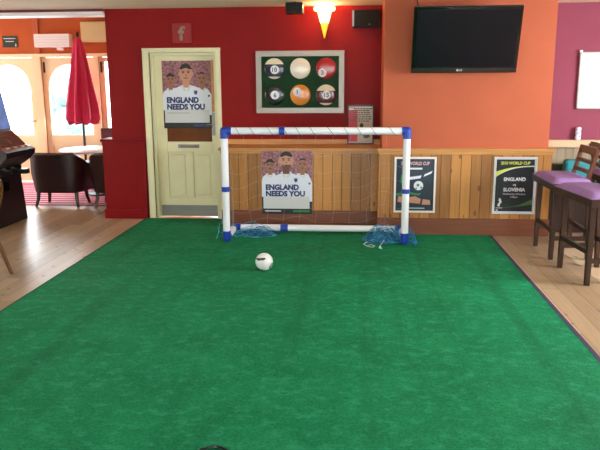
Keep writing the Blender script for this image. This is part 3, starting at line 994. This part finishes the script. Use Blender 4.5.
prism(bm, [(a, b_ - 0.006) for a, b_ in bot] + [(a, b_ - 0.0005) for a, b_ in bot[::-1]], fy, fy - 0.0004)
prism(bm, [(bot[0][0], 0.635)] + [(a, b_ + 0.003) for a, b_ in top[6:]] + [(a, b_ + 0.008) for a, b_ in top[6:][::-1]], fy - 0.0006, fy - 0.0008) if False else None
obj('printed_line', bm, print_white, p)
words('lettering', 'ENGLAND', cxp, 0.592, fy, 0.036, print_white, p, width=0.225, bold=0.04, align='CENTER')
words('lettering', 'vs', cxp, 0.538, fy, 0.026, print_white, p, width=0.035, bold=0.03, align='CENTER')
words('lettering', 'SLOVENIA', cxp, 0.482, fy, 0.036, print_white, p, width=0.225, bold=0.04, align='CENTER')
words('lettering', 'Wednesday 23rd June', cxp, 0.445, fy, 0.017, print_grey, p, width=0.235, bold=0.01, align='CENTER')
words('lettering', '3.00pm', cxp, 0.413, fy, 0.017, print_grey, p, width=0.075, bold=0.01, align='CENTER')
bm = bmesh.new()
lo, hi = [], []
for k in range(13):
    t = k / 12
    x = x0 + 0.10 + (W_ - 0.128) * t
    lo.append((x, 0.305 + 0.02 * t + 0.02 * t ** 3))
    hi.append((x, 0.308 + 0.02 * t + 0.075 * t ** 2.5))
prism(bm, lo + hi[::-1], fy, fy - 0.0004)
obj('printed_swoosh', bm, mat('print_grass', (60, 100, 50), 0.4, var=0.3, scale=20), p)
bm = bmesh.new()
prism(bm, [(1.500, 0.325), (1.525, 0.315), (1.530, 0.345), (1.545, 0.365), (1.535, 0.400), (1.520, 0.410), (1.512, 0.385), (1.522, 0.365), (1.508, 0.350)], fy, fy - 0.0004)
prism(bm, [(1.485, 0.300), (1.555, 0.300), (1.555, 0.306), (1.485, 0.306)], fy, fy - 0.0004)
prism(bm, [(1.487, 0.272), (1.510, 0.272), (1.510, 0.286), (1.487, 0.286)], fy, fy - 0.0004)
obj('printed_emblem', bm, print_grey, p)

# ------------------------------------------------------------------ pool ball picture
x0, x1, z0, z1 = -1.157, -0.140, 1.268, 1.972
RY = 8.003
NY = 7.984
p = thing('framed_picture', 'silver framed picture of six pool balls on green hung on the red wall', 'picture', ((x0 + x1) / 2, RY, z0))
picture_frame(p, x0, x1, z0, z1, RY, 0.062, silver, 0.035)
obj('printed_sheet', B((x0 + 0.062, x1 - 0.062, RY - 0.018, RY, z0 + 0.062, z1 - 0.062)), baize, p)
py_ = RY - 0.0185
col = {'white': mat('pool_white', (232, 230, 220), 0.25, coat=0.4), 'cream': mat('pool_cream', (228, 218, 196), 0.25, coat=0.4), 'navy': mat('pool_navy', (22, 18, 58), 0.25, coat=0.4), 'red': mat('pool_red', (170, 20, 34), 0.25, coat=0.4),
       'green': mat('pool_dark_green', (10, 22, 18), 0.25, coat=0.4), 'yellow': mat('pool_amber', (222, 138, 30), 0.25, coat=0.4), 'maroon': mat('pool_maroon', (84, 18, 26), 0.25, coat=0.4)}
def pool_ball(cx, cz, base, cap, num, dx, dz):
    r = 0.117
    bm = bmesh.new()
    bmesh.ops.create_uvsphere(bm, u_segments=40, v_segments=60, radius=r)
    bmesh.ops.delete(bm, geom=[v for v in bm.verts if v.co.y > 0.001], context='VERTS')
    for f in bm.faces:
        c = f.calc_center_median()
        f.material_index = 1 if (cap and (c.z > r * 0.42 or c.z < -r * 0.78)) else 0
    fl_ = 0.13
    for v in bm.verts: v.co = Vector((cx + v.co.x, py_ + v.co.y * fl_, cz + v.co.z))
    o = obj('printed_ball', bm, [col[base], col['cream']], p, smooth=True)
    if num:
        nx, nz = cx + dx * r, cz + dz * r
        yy = py_ - r * fl_ * math.sqrt(max(0.1, 1 - dx * dx - dz * dz)) - 0.002
        bm = bmesh.new(); prism(bm, ell(nx, nz, r * 0.42, r * 0.42, 24), py_ - 0.002, yy)
        obj('number_disc', bm, print_white, o)
        words('ball_number', num, nx, nz - r * 0.2, yy - 0.0006, r * 0.42, print_dark, o, bold=0.02, align='CENTER')
ys = (1.775, 1.475)
for (cx, cz, ba, cp, nm, dx, dz) in ((-0.945, ys[0], 'navy', True, '10', 0.05, -0.12), (-0.645, ys[0], 'white', False, '', 0, 0), (-0.348, ys[0], 'red', False, '3', -0.36, -0.42),
                                     (-0.945, ys[1], 'green', False, '6', 0.05, 0.0), (-0.645, ys[1], 'yellow', False, '1', -0.30, 0.30), (-0.348, ys[1], 'maroon', True, '15', 0.05, 0.0)):
    pool_ball(cx, cz, ba, cp, nm, dx, dz)

# ------------------------------------------------------------------ small items on the red wall
x0, x1, z0, z1 = -0.100, 0.205, 0.910, 1.360
p = thing('framed_notice', 'dark framed red and beige notice standing on the wooden ledge against the red wall', 'framed notice', ((x0 + x1) / 2, NY, z0))
picture_frame(p, x0, x1, z0, z1, NY, 0.014, black, 0.02)
obj('printed_sheet', B((x0 + 0.014, x1 - 0.014, NY - 0.010, NY, z0 + 0.014, z1 - 0.014)), print_beige, p)
fy = NY - 0.0104
bm = B((x0 + 0.014, x0 + 0.115, fy - 0.0004, fy, z0 + 0.03, z1 - 0.06))
obj('red_column', bm, print_red, p)
bm = bmesh.new()
rnd = random.Random(4)
for r_ in range(7):
    zz = z1 - 0.045 - r_ * 0.024
    xx = x0 + 0.04 + rnd.uniform(0, 0.03)
    while xx < x1 - 0.05:
        w = rnd.uniform(0.012, 0.035)
        box(bm, xx, min(xx + w, x1 - 0.022), fy - 0.0009, fy - 0.0004, zz, zz + 0.011)
        xx += w + 0.008
obj('printed_lines', bm, print_dark, p)
bm = bmesh.new()
prism(bm, ell(x0 + 0.165, z1 - 0.235, 0.022, 0.03, 10), fy - 0.0004, fy - 0.0010)
obj('printed_figure', bm, print_dark, p)
bm = bmesh.new()
prism(bm, [(x0 + 0.18, z0 + 0.08), (x0 + 0.21, z0 + 0.065), (x0 + 0.26, z0 + 0.08), (x0 + 0.255, z0 + 0.115), (x0 + 0.22, z0 + 0.105), (x0 + 0.19, z0 + 0.12)], fy - 0.0004, fy - 0.0010)
obj('printed_figure', bm, print_dark, p)
obj('printed_title', B((x0 + 0.02, x0 + 0.075, fy - 0.001, fy, z1 - 0.055, z1 - 0.035), (x0 + 0.09, x1 - 0.03, fy - 0.001, fy, z1 - 0.035, z1 - 0.026)), print_white, p)

p = thing('wall_sign', 'small square red sign with a pale letter on the red wall above the cream door', 'sign', (-2.015, RY, 2.08))
obj('sign_plate', B((-2.125, -1.905, RY - 0.02, RY, 2.075, 2.29), bev=0.004), sign_red, p)
words('lettering', 'f', -2.015, 2.105, RY - 0.0215, 0.15, sign_pale, p, width=0.085, bold=0.03, align='CENTER', depth=0.0012)

p = thing('wall_speaker', 'black box loudspeaker high in the corner of the red wall beside the orange breast', 'speaker', (0.10, RY, 2.21))
obj('speaker_cabinet', B((-0.055, 0.25, 7.86, RY, 2.215, 2.40), bev=0.006), black, p)
obj('speaker_grille', B((-0.028, 0.243, 7.852, 7.86, 2.222, 2.393)), black_soft, p)
obj('speaker_edge', B((-0.054, -0.034, 7.850, 7.86, 2.222, 2.393)), steel, p, label='pale grey left edge strip')
obj('speaker_badge', B((0.125, 0.15, 7.849, 7.852, 2.24, 2.247)), steel, p)

p = thing('ceiling_speaker', 'small black box hanging from the ceiling left of the wall light', 'speaker', (-0.67, 7.6, CH))
bm = bmesh.new()
tube(bm, [(-0.67, 7.6, CH), (-0.67, 7.6, 2.44)], 0.02, 12)
obj('bracket', bm, black, p)
obj('speaker_cabinet', B((-0.765, -0.575, 7.52, 7.68, 2.335, 2.45), bev=0.015), black, p)
obj('speaker_grille', B((-0.75, -0.59, 7.513, 7.52, 2.349, 2.438), bev=0.003), black_soft, p)

# wall light
lx, ly = -0.362, 7.86
p = thing('wall_light', 'lit cone shaped amber glass wall light under the ceiling', 'wall light', (lx, RY, 2.2))
bm = bmesh.new(); lathe(bm, [(0.004, 2.10), (0.028, 2.19), (0.045, 2.26)], (lx, ly, 0), 28)
obj('shade_tip', bm, lamp_tip, p, smooth=True, label='amber lower tip of the glass cone')
bm = bmesh.new(); lathe(bm, [(0.045, 2.26), (0.066, 2.33), (0.078, 2.385), (0.115, 2.395), (0.122, 2.415), (0.112, 2.435), (0.07, 2.425)], (lx, ly, 0), 32)
obj('lamp_shade', bm, lamp_shade, p, smooth=True)
bm = bmesh.new(); tube(bm, [(lx, RY, 2.30), (lx, ly + 0.06, 2.30)], 0.012, 10); lathe(bm, [(0.0, 0), (0.035, 0.0), (0.035, 0.01), (0, 0.01)], (0, 0, 0), 20)
for v in bm.verts:
    if v.co.y < 4: v.co = Vector((lx + v.co.x, RY - v.co.z, 2.30 + v.co.y))
obj('wall_mount', bm, brass, p)
ld = bpy.data.lights.new('wall_light_bulb', 'POINT'); ld.energy = 9; ld.color = (1.0, 0.62, 0.28); ld.shadow_soft_size = 0.01
lo_ = bpy.data.objects.new('wall_light_bulb', ld); C.objects.link(lo_); lo_.location = (lx, ly - 0.02, 2.446)
ld2 = bpy.data.lights.new('wall_light_glow', 'POINT'); ld2.energy = 5; ld2.color = (1.0, 0.55, 0.25); ld2.shadow_soft_size = 0.06
lo2 = bpy.data.objects.new('wall_light_glow', ld2); C.objects.link(lo2); lo2.location = (lx, ly - 0.16, 2.33)

# ------------------------------------------------------------------ television
T = thing('television', 'large black flat television tilted down on the orange wall', 'television', (1.11, 7.28, 1.7))
Wt, Ht = 1.045, 0.655
Mt = Matrix.Translation(Vector((1.075, 7.15, 1.700))) @ Matrix.Rotation(math.radians(16.5), 4, 'X')
def tb(*b_, bev=0.0):
    bm = bmesh.new(); box(bm, *b_, bev=bev, M=Mt); return bm
obj('television_body', tb(-Wt / 2, Wt / 2, -0.0, 0.05, 0, Ht, bev=0.008), bezel_m, T)
obj('screen', tb(-Wt / 2 + 0.035, Wt / 2 - 0.035, -0.003, 0.0, 0.06, Ht - 0.03), screen_m, T)
obj('lower_bezel', tb(-Wt / 2 + 0.01, Wt / 2 - 0.01, -0.004, -0.0005, 0.008, 0.052), mat('bezel_brown', (40, 34, 32), 0.25), T)
words('maker_mark', 'LG', -0.045, 0.022, -0.005, 0.018, print_grey, T, bold=0.02, M=Mt)
bm = bmesh.new(); prism(bm, ell(-0.062, 0.031, 0.011, 0.011, 14), -0.0045, -0.006)
for v in bm.verts: v.co = Mt @ v.co
obj('maker_mark', bm, print_grey, T)
bm = bmesh.new(); box(bm, 0.93, 1.27, 7.262, 7.284, 1.86, 2.20); box(bm, 0.98, 1.02, 7.10, 7.27, 2.10, 2.14); box(bm, 1.20, 1.24, 7.10, 7.27, 2.10, 2.14); box(bm, 0.98, 1.24, 7.16, 7.27, 1.90, 1.94)
obj('wall_bracket', bm, black, T)
bm = bmesh.new(); tube(bm, [(0.62, 7.12, 2.30), (0.60, 7.2, 2.40), (0.60, 7.275, 2.44)], 0.006, 6)
obj('power_cable', bm, black, T)

# ------------------------------------------------------------------ whiteboard and can on the pink side
p = thing('whiteboard', 'white board with thin frame on the pink wall at the right edge', 'board', (2.9, 8.0, 1.3))
obj('board_face', B((2.475, 3.40, 7.975, 8.003, 1.32, 1.92), bev=0.003), board_white, p)
obj('frame', B((2.463, 2.477, 7.965, 8.003, 1.31, 1.93), (2.463, 3.41, 7.965, 8.003, 1.918, 1.93), (2.463, 3.41, 7.965, 8.003, 1.31, 1.322), (3.40, 3.41, 7.965, 8.003, 1.31, 1.93)), silver, p)
obj('corner_clip', B((2.455, 2.485, 7.955, 8.003, 1.925, 1.95), bev=0.003), white_plastic, p)
p = thing('drinks_can', 'white and blue patterned drinks can on the cream rail of the pink wall', 'can', (2.50, 7.955, 0.965))
cc = (2.50, 7.955, 0.9655)
bm = bmesh.new(); lathe(bm, [(0.024, 0), (0.032, 0.008), (0.032, 0.128), (0.026, 0.142)], cc, 24)
obj('can_body', bm, can_m, p, smooth=True)
bm = bmesh.new()
for k in range(14):
    a = k * 2.4
    zz = 0.02 + 0.098 * k / 13
    q0 = Vector((cc[0] + 0.0325 * math.cos(a), cc[1] + 0.0325 * math.sin(a), cc[2] + zz))
    q1 = Vector((cc[0] + 0.0325 * math.cos(a + 0.5), cc[1] + 0.0325 * math.sin(a + 0.5), cc[2] + zz + 0.012))
    tube(bm, [q0, q1], 0.005, 6)
obj('can_print', bm, can_b, p)
bm = bmesh.new(); lathe(bm, [(0.024, 0.1405), (0.026, 0.146), (0.022, 0.144)], cc, 24)
obj('can_rim', bm, chrome, p)

# ------------------------------------------------------------------ bar stools
def make_stool(label, group, ext=0.0):
    """seat centre at origin in x/y, facing -x; back on the +x side"""
    t = thing('bar_stool', label, 'bar stool', (0, 0, 0), 0, group)
    hx, hy = 0.15, 0.27
    for sx in (-1, 1):
        for sy in (-1, 1):
            bm = bmesh.new()
            if sx < 0:
                bar(bm, (sx * hx, sy * hy, 0.0), (sx * hx * 0.96, sy * hy * 0.96, 0.66), 0.036, 0.036, 0.046, 0.046)
            else:
                bar(bm, (sx * hx + 0.03, sy * hy, 0.0), (sx * hx, sy * hy * 0.96, 0.66), 0.036, 0.036, 0.042, 0.042)
            obj('leg', bm, dark_wood, t)
    for sx in (-1, 1):
        bm = bmesh.new(); bar(bm, (sx * hx, -hy, 0.27), (sx * hx, hy, 0.27), 0.024, 0.04); obj('stretcher', bm, dark_wood, t)
    for sy in (-1, 1):
        bm = bmesh.new(); bar(bm, (-hx, sy * hy, 0.20), (hx, sy * hy, 0.20), 0.024, 0.04); obj('stretcher', bm, dark_wood, t)
    fr = obj('seat_frame', B((-hx - 0.03, hx + 0.03, -hy - 0.035, hy + 0.035 + ext, 0.64, 0.705), bev=0.006), dark_wood, t)
    bm = bmesh.new()
    nx_, ny_ = 10, 12
    rows = []
    for i in range(nx_ + 1):
        r = []
        for j in range(ny_ + 1):
            u, v = i / nx_ * 2 - 1, j / ny_ * 2 - 1
            h = 0.706 + 0.048 * ((1 - abs(u) ** 5) * (1 - abs(v) ** 5)) ** 0.45
            r.append(bm.verts.new((u * (hx + 0.035), v * (hy + 0.042) + max(0, v) * ext, h)))
        rows.append(r)
    for i in range(nx_):
        for j in range(ny_):
            bm.faces.new((rows[i][j], rows[i + 1][j], rows[i + 1][j + 1], rows[i][j + 1]))
    edge = [rows[i][0] for i in range(nx_ + 1)] + [rows[nx_][j] for j in range(1, ny_ + 1)] + [rows[i][ny_] for i in range(nx_ - 1, -1, -1)] + [rows[0][j] for j in range(ny_ - 1, 0, -1)]
    low = [bm.verts.new((v.co.x, v.co.y, 0.7045)) for v in edge]
    for k in range(len(edge)):
        bm.faces.new((edge[k], edge[(k + 1) % len(edge)], low[(k + 1) % len(edge)], low[k]))
    bm.faces.new(low)
    bmesh.ops.recalc_face_normals(bm, faces=bm.faces[:])
    obj('seat_cushion', bm, purple, t, smooth=True)
    for sy in (-1, 1):
        bm = bmesh.new(); bar(bm, (hx - 0.02, sy * (hy - 0.055), 0.66), (hx + 0.065, sy * (hy - 0.055), 1.0), 0.032, 0.036); obj('back_post', bm, mid_wood, t)
    for z, w in ((0.985, 0.07), (0.885, 0.035), (0.80, 0.035)):
        xo = hx - 0.02 + 0.085 * (z - 0.66) / 0.36
        bm = bmesh.new(); bar(bm, (xo, -hy + 0.055, z), (xo, hy - 0.055, z), 0.022, w); obj('back_rail', bm, mid_wood, t)
    return t
st = make_stool('dark wooden bar stool with purple cushion nearest the camera at the right edge', 'purple bar stools by the chimney breast', 0.13)
st.location = (1.985, 5.72, 0.001)
st.rotation_euler = (0, 0, 0.11)
dup(st, (1.955, 6.53, 0.001), 0, 'dark wooden bar stool with purple cushion and ladder back, second from the camera', 'purple bar stools by the chimney breast')
dup(st, (2.57, 6.86, 0.001), PI, 'ladder backed bar stool facing away behind the other two at the right edge', 'purple bar stools by the chimney breast')

# bench along the pink wall
p = thing('bench_seat', 'dark bench with teal cushions under the cream rail of the pink wall', 'bench', (3.3, 7.7, 0))
obj('bench_base', B((2.07, 4.55, 7.45, 7.93, 0.0, 0.42), bev=0.005), dark_wood, p)
obj('bench_backrest', B((2.07, 4.55, 7.83, 7.93, 0.42, 0.70), bev=0.01), green_dark, p)
obj('seat_pad', B((2.07, 4.55, 7.42, 7.77, 0.421, 0.50), bev=0.02), green_dark, p)
for i, (a, b_) in enumerate(((2.30, 2.66), (2.68, 3.04))):
    bm = bmesh.new(); box(bm, a, b_, 7.66, 7.80, 0.502, 0.77, bev=0.05, seg=4)
    o = obj('scatter_cushion', bm, teal_cloth, None, smooth=True)
    tag(o, ('teal cushion on the dark bench seen between the stool back rails' if i == 0 else 'teal cushion on the dark bench at the right edge of the view'), 'cushion', 'teal cushions on the bench')

# ------------------------------------------------------------------ garden room furniture
def tub_chair(x, y, label, w=0.74, group='leather tub chairs round the white table'):
    t = thing('tub_chair', label, 'armchair', (x, y, 0), 0, group)
    # curved shell: open towards +y
    n = 26
    bm = bmesh.new()
    R1x, R1y, th = w / 2, 0.30, 0.085
    inner, outer = [], []
    cyy = y + 0.30
    prof = []
    for k in range(n + 1):
        a = PI + PI * k / n                    # -x side round the back to +x side
        e = 0.62
        ca, sa = math.cos(a), math.sin(a)
        ux = math.copysign(abs(ca) ** e, ca)
        uy = math.copysign(abs(sa) ** e, sa)
        prof.append((ux, uy))
    prof = [(-1.0, 0.62)] + [(-1.0, 0.3)] + prof + [(1.0, 0.3)] + [(1.0, 0.62)]
    rings = []
    for ux, uy in prof:
        back = max(0.0, -uy)
        ztop = 0.60 + 0.13 * min(1, back * 1.2)
        flare = 1.0
        ox, oy = x + ux * R1x, cyy + uy * R1y
        ix, iy = x + ux * (R1x - th), cyy + (uy * (R1y - th) if uy < 0 else uy * R1y)
        sh_ = 0.90
        bx_, by_ = x + ux * R1x * sh_, cyy + uy * R1y * (0.93 if uy < 0 else 1)
        mxx, myy = (ox + ix) / 2, (oy + iy) / 2
        rings.append([bm.verts.new(c) for c in ((bx_, by_, 0.20), (ox, oy, 0.45), (ox, oy, ztop - 0.03), (mxx, myy, ztop), (ix, iy, ztop - 0.03), (ix, iy, 0.36), (ix, iy, 0.20))])
    for a_, b_ in zip(rings, rings[1:]):
        for k in range(7):
            bm.faces.new((a_[k], b_[k], b_[(k + 1) % 7], a_[(k + 1) % 7]))
    bm.faces.new(rings[0]); bm.faces.new(rings[-1][::-1])
    bmesh.ops.recalc_face_normals(bm, faces=bm.faces[:])
    obj('backrest_shell', bm, leather, t, smooth=True)
    bm = bmesh.new(); box(bm, x - w / 2 + 0.09, x + w / 2 - 0.09, cyy - 0.20, cyy + 0.17, 0.30, 0.44, bev=0.03, seg=3)
    obj('seat', bm, leather, t, smooth=True)
    obj('seat_base', B((x - w / 2 + 0.1, x + w / 2 - 0.1, cyy - 0.20, cyy + 0.17, 0.19, 0.30)), leather, t)
    for sx in (-1, 1):
        for sy in (-1, 1):
            bm = bmesh.new()
            lx_ = x + sx * (w / 2 - 0.11)
            ly_ = cyy - 0.18 if sy < 0 else cyy + 0.14
            tube(bm, [(lx_, ly_, 0.21), (lx_ + sx * 0.008, ly_ + sy * 0.012, 0.10), (lx_ + sx * 0.03, ly_ + sy * 0.04, 0.0)], [0.028, 0.024, 0.018], 8)
            obj('leg', bm, dark_wood, t, smooth=True)
    return t
tub_chair(-3.975, 8.60, 'dark brown leather tub chair with its back to the room beside the games machine')
tub_chair(-3.17, 8.62, 'dark brown leather tub chair half hidden behind the red pier')
p = thing('round_table', 'round white topped table behind the tub chairs in the garden room', 'table', (-3.88, 9.85, 0))
bm = bmesh.new(); lathe(bm, [(0.55, 0.645), (0.57, 0.652), (0.57, 0.668), (0.56, 0.675)], (-3.80, 9.85, 0), 48)
obj('table_top', bm, white_plastic, p, smooth=True)
bm = bmesh.new(); lathe(bm, [(0.035, 0.07), (0.03, 0.4), (0.045, 0.644)], (-3.80, 9.85, 0), 16)
obj('pedestal', bm, black, p, smooth=True)
bm = bmesh.new(); lathe(bm, [(0.24, 0.0), (0.24, 0.02), (0.05, 0.07)], (-3.80, 9.85, 0), 28)
obj('table_base', bm, black, p, smooth=True)

# high backed chair behind the table
hx_, hy_ = -3.72, 10.62
p = thing('high_back_chair', 'maroon upholstered chair beyond the white table beside the red pier', 'chair', (hx_, hy_, 0))
obj('backrest', B((-4.06, -3.36, 10.62, 10.72, 0.40, 0.93), bev=0.03), maroon_leather, p)
obj('seat', B((-4.04, -3.38, 10.44, 10.62, 0.34, 0.46), bev=0.03), maroon_leather, p)
for sx in (-4.0, -3.42):
    for sy in (10.47, 10.68):
        bm = bmesh.new(); bar(bm, (sx, sy, 0), (sx, sy, 0.40), 0.035, 0.035); obj('leg', bm, dark_wood, p)

# parasol
ux_, uy_ = -3.93, 9.86
ux_ = -4.0
p = thing('closed_parasol', 'closed crimson garden parasol standing behind the white round table', 'parasol', (ux_, 10.47, 0))
PX, PY_ = -3.98, 10.0
PY_ = 10.50
PX = -4.28
bm = bmesh.new(); tube(bm, [(PX, PY_, 0.04), (PX, PY_, 2.34)], 0.019, 12)
obj('pole', bm, dark_wood, p, smooth=True)
bm = bmesh.new()
n = 48
levels = [(2.32, 0.02, 0.0), (2.27, 0.055, 0.05), (2.16, 0.085, 0.10), (1.9, 0.12, 0.16), (1.6, 0.165, 0.2), (1.3, 0.215, 0.22), (1.08, 0.228, 0.22), (1.02, 0.20, 0.25)]
rings = []
for li, (z, r, amp) in enumerate(levels):
    rr = []
    for k in range(n):
        a = 2 * PI * k / n
        f = r * (1 + amp * math.sin(8 * a + li * 0.25) + 0.05 * math.sin(3 * a))
        zz = z + (0.03 * math.sin(8 * a) if li >= 6 else 0)
        rr.append(bm.verts.new((PX + f * math.cos(a), PY_ + f * math.sin(a), zz)))
    rings.append(rr)
for a_, b_ in zip(rings, rings[1:]):
    for k in range(n): bm.faces.new((a_[k], a_[(k + 1) % n], b_[(k + 1) % n], b_[k]))
bm.faces.new(rings[0]); bm.faces.new(rings[-1][::-1])
bmesh.ops.recalc_face_normals(bm, faces=bm.faces[:])
obj('canopy', bm, parasol_m, p, smooth=True)
bm = bmesh.new(); lathe(bm, [(0.022, 2.32), (0.03, 2.35), (0.012, 2.40)], (PX, PY_, 0), 12)
obj('finial', bm, dark_wood, p, smooth=True)
bm = bmesh.new(); lathe(bm, [(0.24, 0.0), (0.24, 0.05), (0.05, 0.09), (0.04, 0.3), (0.025, 0.3)], (PX, PY_, 0.0), 24)
obj('parasol_base', bm, black, p, smooth=True)

# fittings on the far wall
p = thing('air_heater', 'white louvred heater unit on the orange wall over the arched doors', 'heater', (-4.845, FY, 2.19))
obj('heater_case', B((-5.14, -4.56, FY - 0.16, FY - 0.001, 2.195, 2.40), bev=0.012), white_plastic, p)
obj('louvres', B(*[(-5.12, -4.58, FY - 0.166, FY - 0.16, 2.225 + k * 0.04, 2.233 + k * 0.04) for k in range(4)]), print_grey, p)
obj('sensor', B((-4.80, -4.70, FY - 0.10, FY - 0.04, 2.15, 2.194), bev=0.01), white_plastic, p)
p = thing('wall_cabinet', 'small cream box cabinet high on the orange wall behind the parasol tip', 'cabinet', (-4.15, FY, 2.27))
obj('cabinet_body', B((-4.37, -3.93, FY - 0.14, FY - 0.001, 2.27, 2.58), bev=0.008), cabinet_cream, p)
obj('cabinet_door', B((-4.355, -3.945, FY - 0.15, FY - 0.14, 2.285, 2.565), bev=0.003), cabinet_cream, p)
p = thing('wall_sign', 'small dark green sign above the left arched door', 'sign', (-5.61, FY, 2.2))
obj('sign_plate', B((-5.735, -5.485, FY - 0.012, FY - 0.001, 2.205, 2.385)), sign_green, p)
obj('sign_line', B((-5.715, -5.515, FY - 0.0135, FY - 0.012, 2.338, 2.350)), print_grey, p)
obj('sign_line', B((-5.685, -5.545, FY - 0.0135, FY - 0.012, 2.292, 2.304)), print_grey, p)
bm = bmesh.new(); prism(bm, [(-5.53, 2.22), (-5.505, 2.22), (-5.512, 2.262), (-5.522, 2.262)], FY - 0.0125, FY - 0.0135)
obj('sign_mark', bm, print_grey, p)

# ------------------------------------------------------------------ games machine
mX, mY0, mY1 = -4.02, 7.28, 7.93
p = thing('games_machine', 'black pub games machine with sloping control deck at the left edge', 'games machine', (-4.35, 7.6, 0))
bm = bmesh.new()
prism(bm, [(-4.62, 0.0), (-4.02, 0.0), (-4.06, 0.56), (-4.04, 0.66), (-4.62, 0.66)], mY0, mY1)
obj('lower_cabinet', bm, black, p)
bm = bmesh.new()
prism(bm, [(-4.62, 0.661), (-4.05, 0.661), (-3.93, 0.74), (-3.87, 0.80), (-3.86, 0.86), (-3.92, 0.89), (-4.62, 0.95)], mY0 - 0.02, mY1 + 0.02)
dk = obj('control_deck', bm, black, p)
bm = bmesh.new()
prism(bm, [(-4.62, 0.951), (-3.95, 0.893), (-4.12, 1.07), (-4.62, 1.07)], mY0, mY1)
obj('sloping_glass', bm, panel_brown, p)
bm = bmesh.new()
prism(bm, [(-4.62, 1.071), (-4.13, 1.071), (-4.26, 1.72), (-4.62, 1.72)], mY0, mY1)
obj('upper_cabinet', bm, black, p)
bm = bmesh.new()
prism(bm, [(-4.128, 1.10), (-4.122, 1.10), (-4.238, 1.68), (-4.244, 1.68)], mY0 + 0.04, mY1 - 0.02)
obj('game_screen', bm, screen_blue, p, label='blue lit screen')
for k in range(7):
    yy = mY0 + 0.06 + k * 0.085
    bm = bmesh.new(); box(bm, -3.965, -3.925, yy, yy + 0.05, 0.885, 0.905, bev=0.004)
    obj('button', bm, (btn_red, btn_cream)[k % 2], p)
for k in range(2):
    bm = bmesh.new()
    yy = mY1 - 0.16 - k * 0.2
    tube(bm, [(-4.05, yy, 0.63), (-3.98, yy, 0.63)], 0.035, 16)
    obj('lock', bm, chrome, p, smooth=True)
bm = bmesh.new(); box(bm, -4.04, -3.93, mY1 - 0.12, mY1 - 0.02, 0.56, 0.62, bev=0.01); obj('coin_slot', bm, black, p)
bm = bmesh.new(); box(bm, -4.05, -4.03, mY0 + 0.1, mY0 + 0.3, 0.40, 0.50); obj('cash_tray', bm, bezel_m, p)

# ------------------------------------------------------------------ bentwood chair at the left edge
p = thing('wooden_chair', 'light brown wooden spindle back chair cut off by the left edge', 'chair', (-3.2, 5.35, 0))
sx0 = -3.20
bm = bmesh.new()
lathe(bm, [(0.17, 0.425), (0.205, 0.432), (0.21, 0.445), (0.20, 0.458)], (sx0, 5.35, 0), 36)
obj('seat', bm, light_wood, p, smooth=True)
for a, b_ in (((-3.03, 5.22), (-2.91, 5.20)), ((-3.03, 5.48), (-2.93, 5.56)), ((-3.34, 5.22), (-3.43, 5.14)), ((-3.34, 5.48), (-3.43, 5.56))):
    bm = bmesh.new()
    tube(bm, [(a[0], a[1], 0.43), ((a[0] + b_[0]) / 2, (a[1] + b_[1]) / 2, 0.22), (b_[0], b_[1], 0.0)], [0.019, 0.019, 0.014], 10)
    obj('leg', bm, light_wood, p, smooth=True)
bm = bmesh.new(); tube(bm, [(-2.97, 5.21, 0.22), (-3.38, 5.18, 0.22)], 0.010, 8); tube(bm, [(-2.98, 5.52, 0.22), (-3.38, 5.52, 0.22)], 0.010, 8); tube(bm, [(-3.17, 5.195, 0.22), (-3.17, 5.52, 0.22)], 0.010, 8)
obj('stretcher', bm, dark_wood, p, smooth=True)
bm = bmesh.new()
pts = []
for k in range(25):
    a = PI * k / 24
    yy = 5.35 - 0.185 * math.cos(a) * (1.0 if True else 1)
    h = 0.45 + 0.40 * min(1.0, math.sin(a) ** 0.45)
    pts.append((-3.03 + 0.14 * (h - 0.45) / 0.40, yy, h))
tube(bm, pts, 0.0165, 10)
obj('back_hoop', bm, light_wood, p, smooth=True)
for k in range(4):
    yy = 5.245 + k * 0.07
    bm = bmesh.new(); tube(bm, [(-3.035, yy, 0.45), (-2.90, yy, 0.835)], 0.008, 8); obj('spindle', bm, light_wood, p, smooth=True)

p.location = (-3.225, 5.25, 0)

# ------------------------------------------------------------------ loose cable on the turf
bm = bmesh.new()
tube(bm, [(-0.70, 2.60, 0.016), (-0.67, 2.70, 0.017), (-0.625, 2.73, 0.017), (-0.58, 2.725, 0.017), (-0.545, 2.70, 0.016), (-0.525, 2.56, 0.016)], 0.006, 8)
tag(obj('loose_cable', bm, black, None, smooth=True), 'short black cable lying on the green turf at the bottom edge', 'cable')
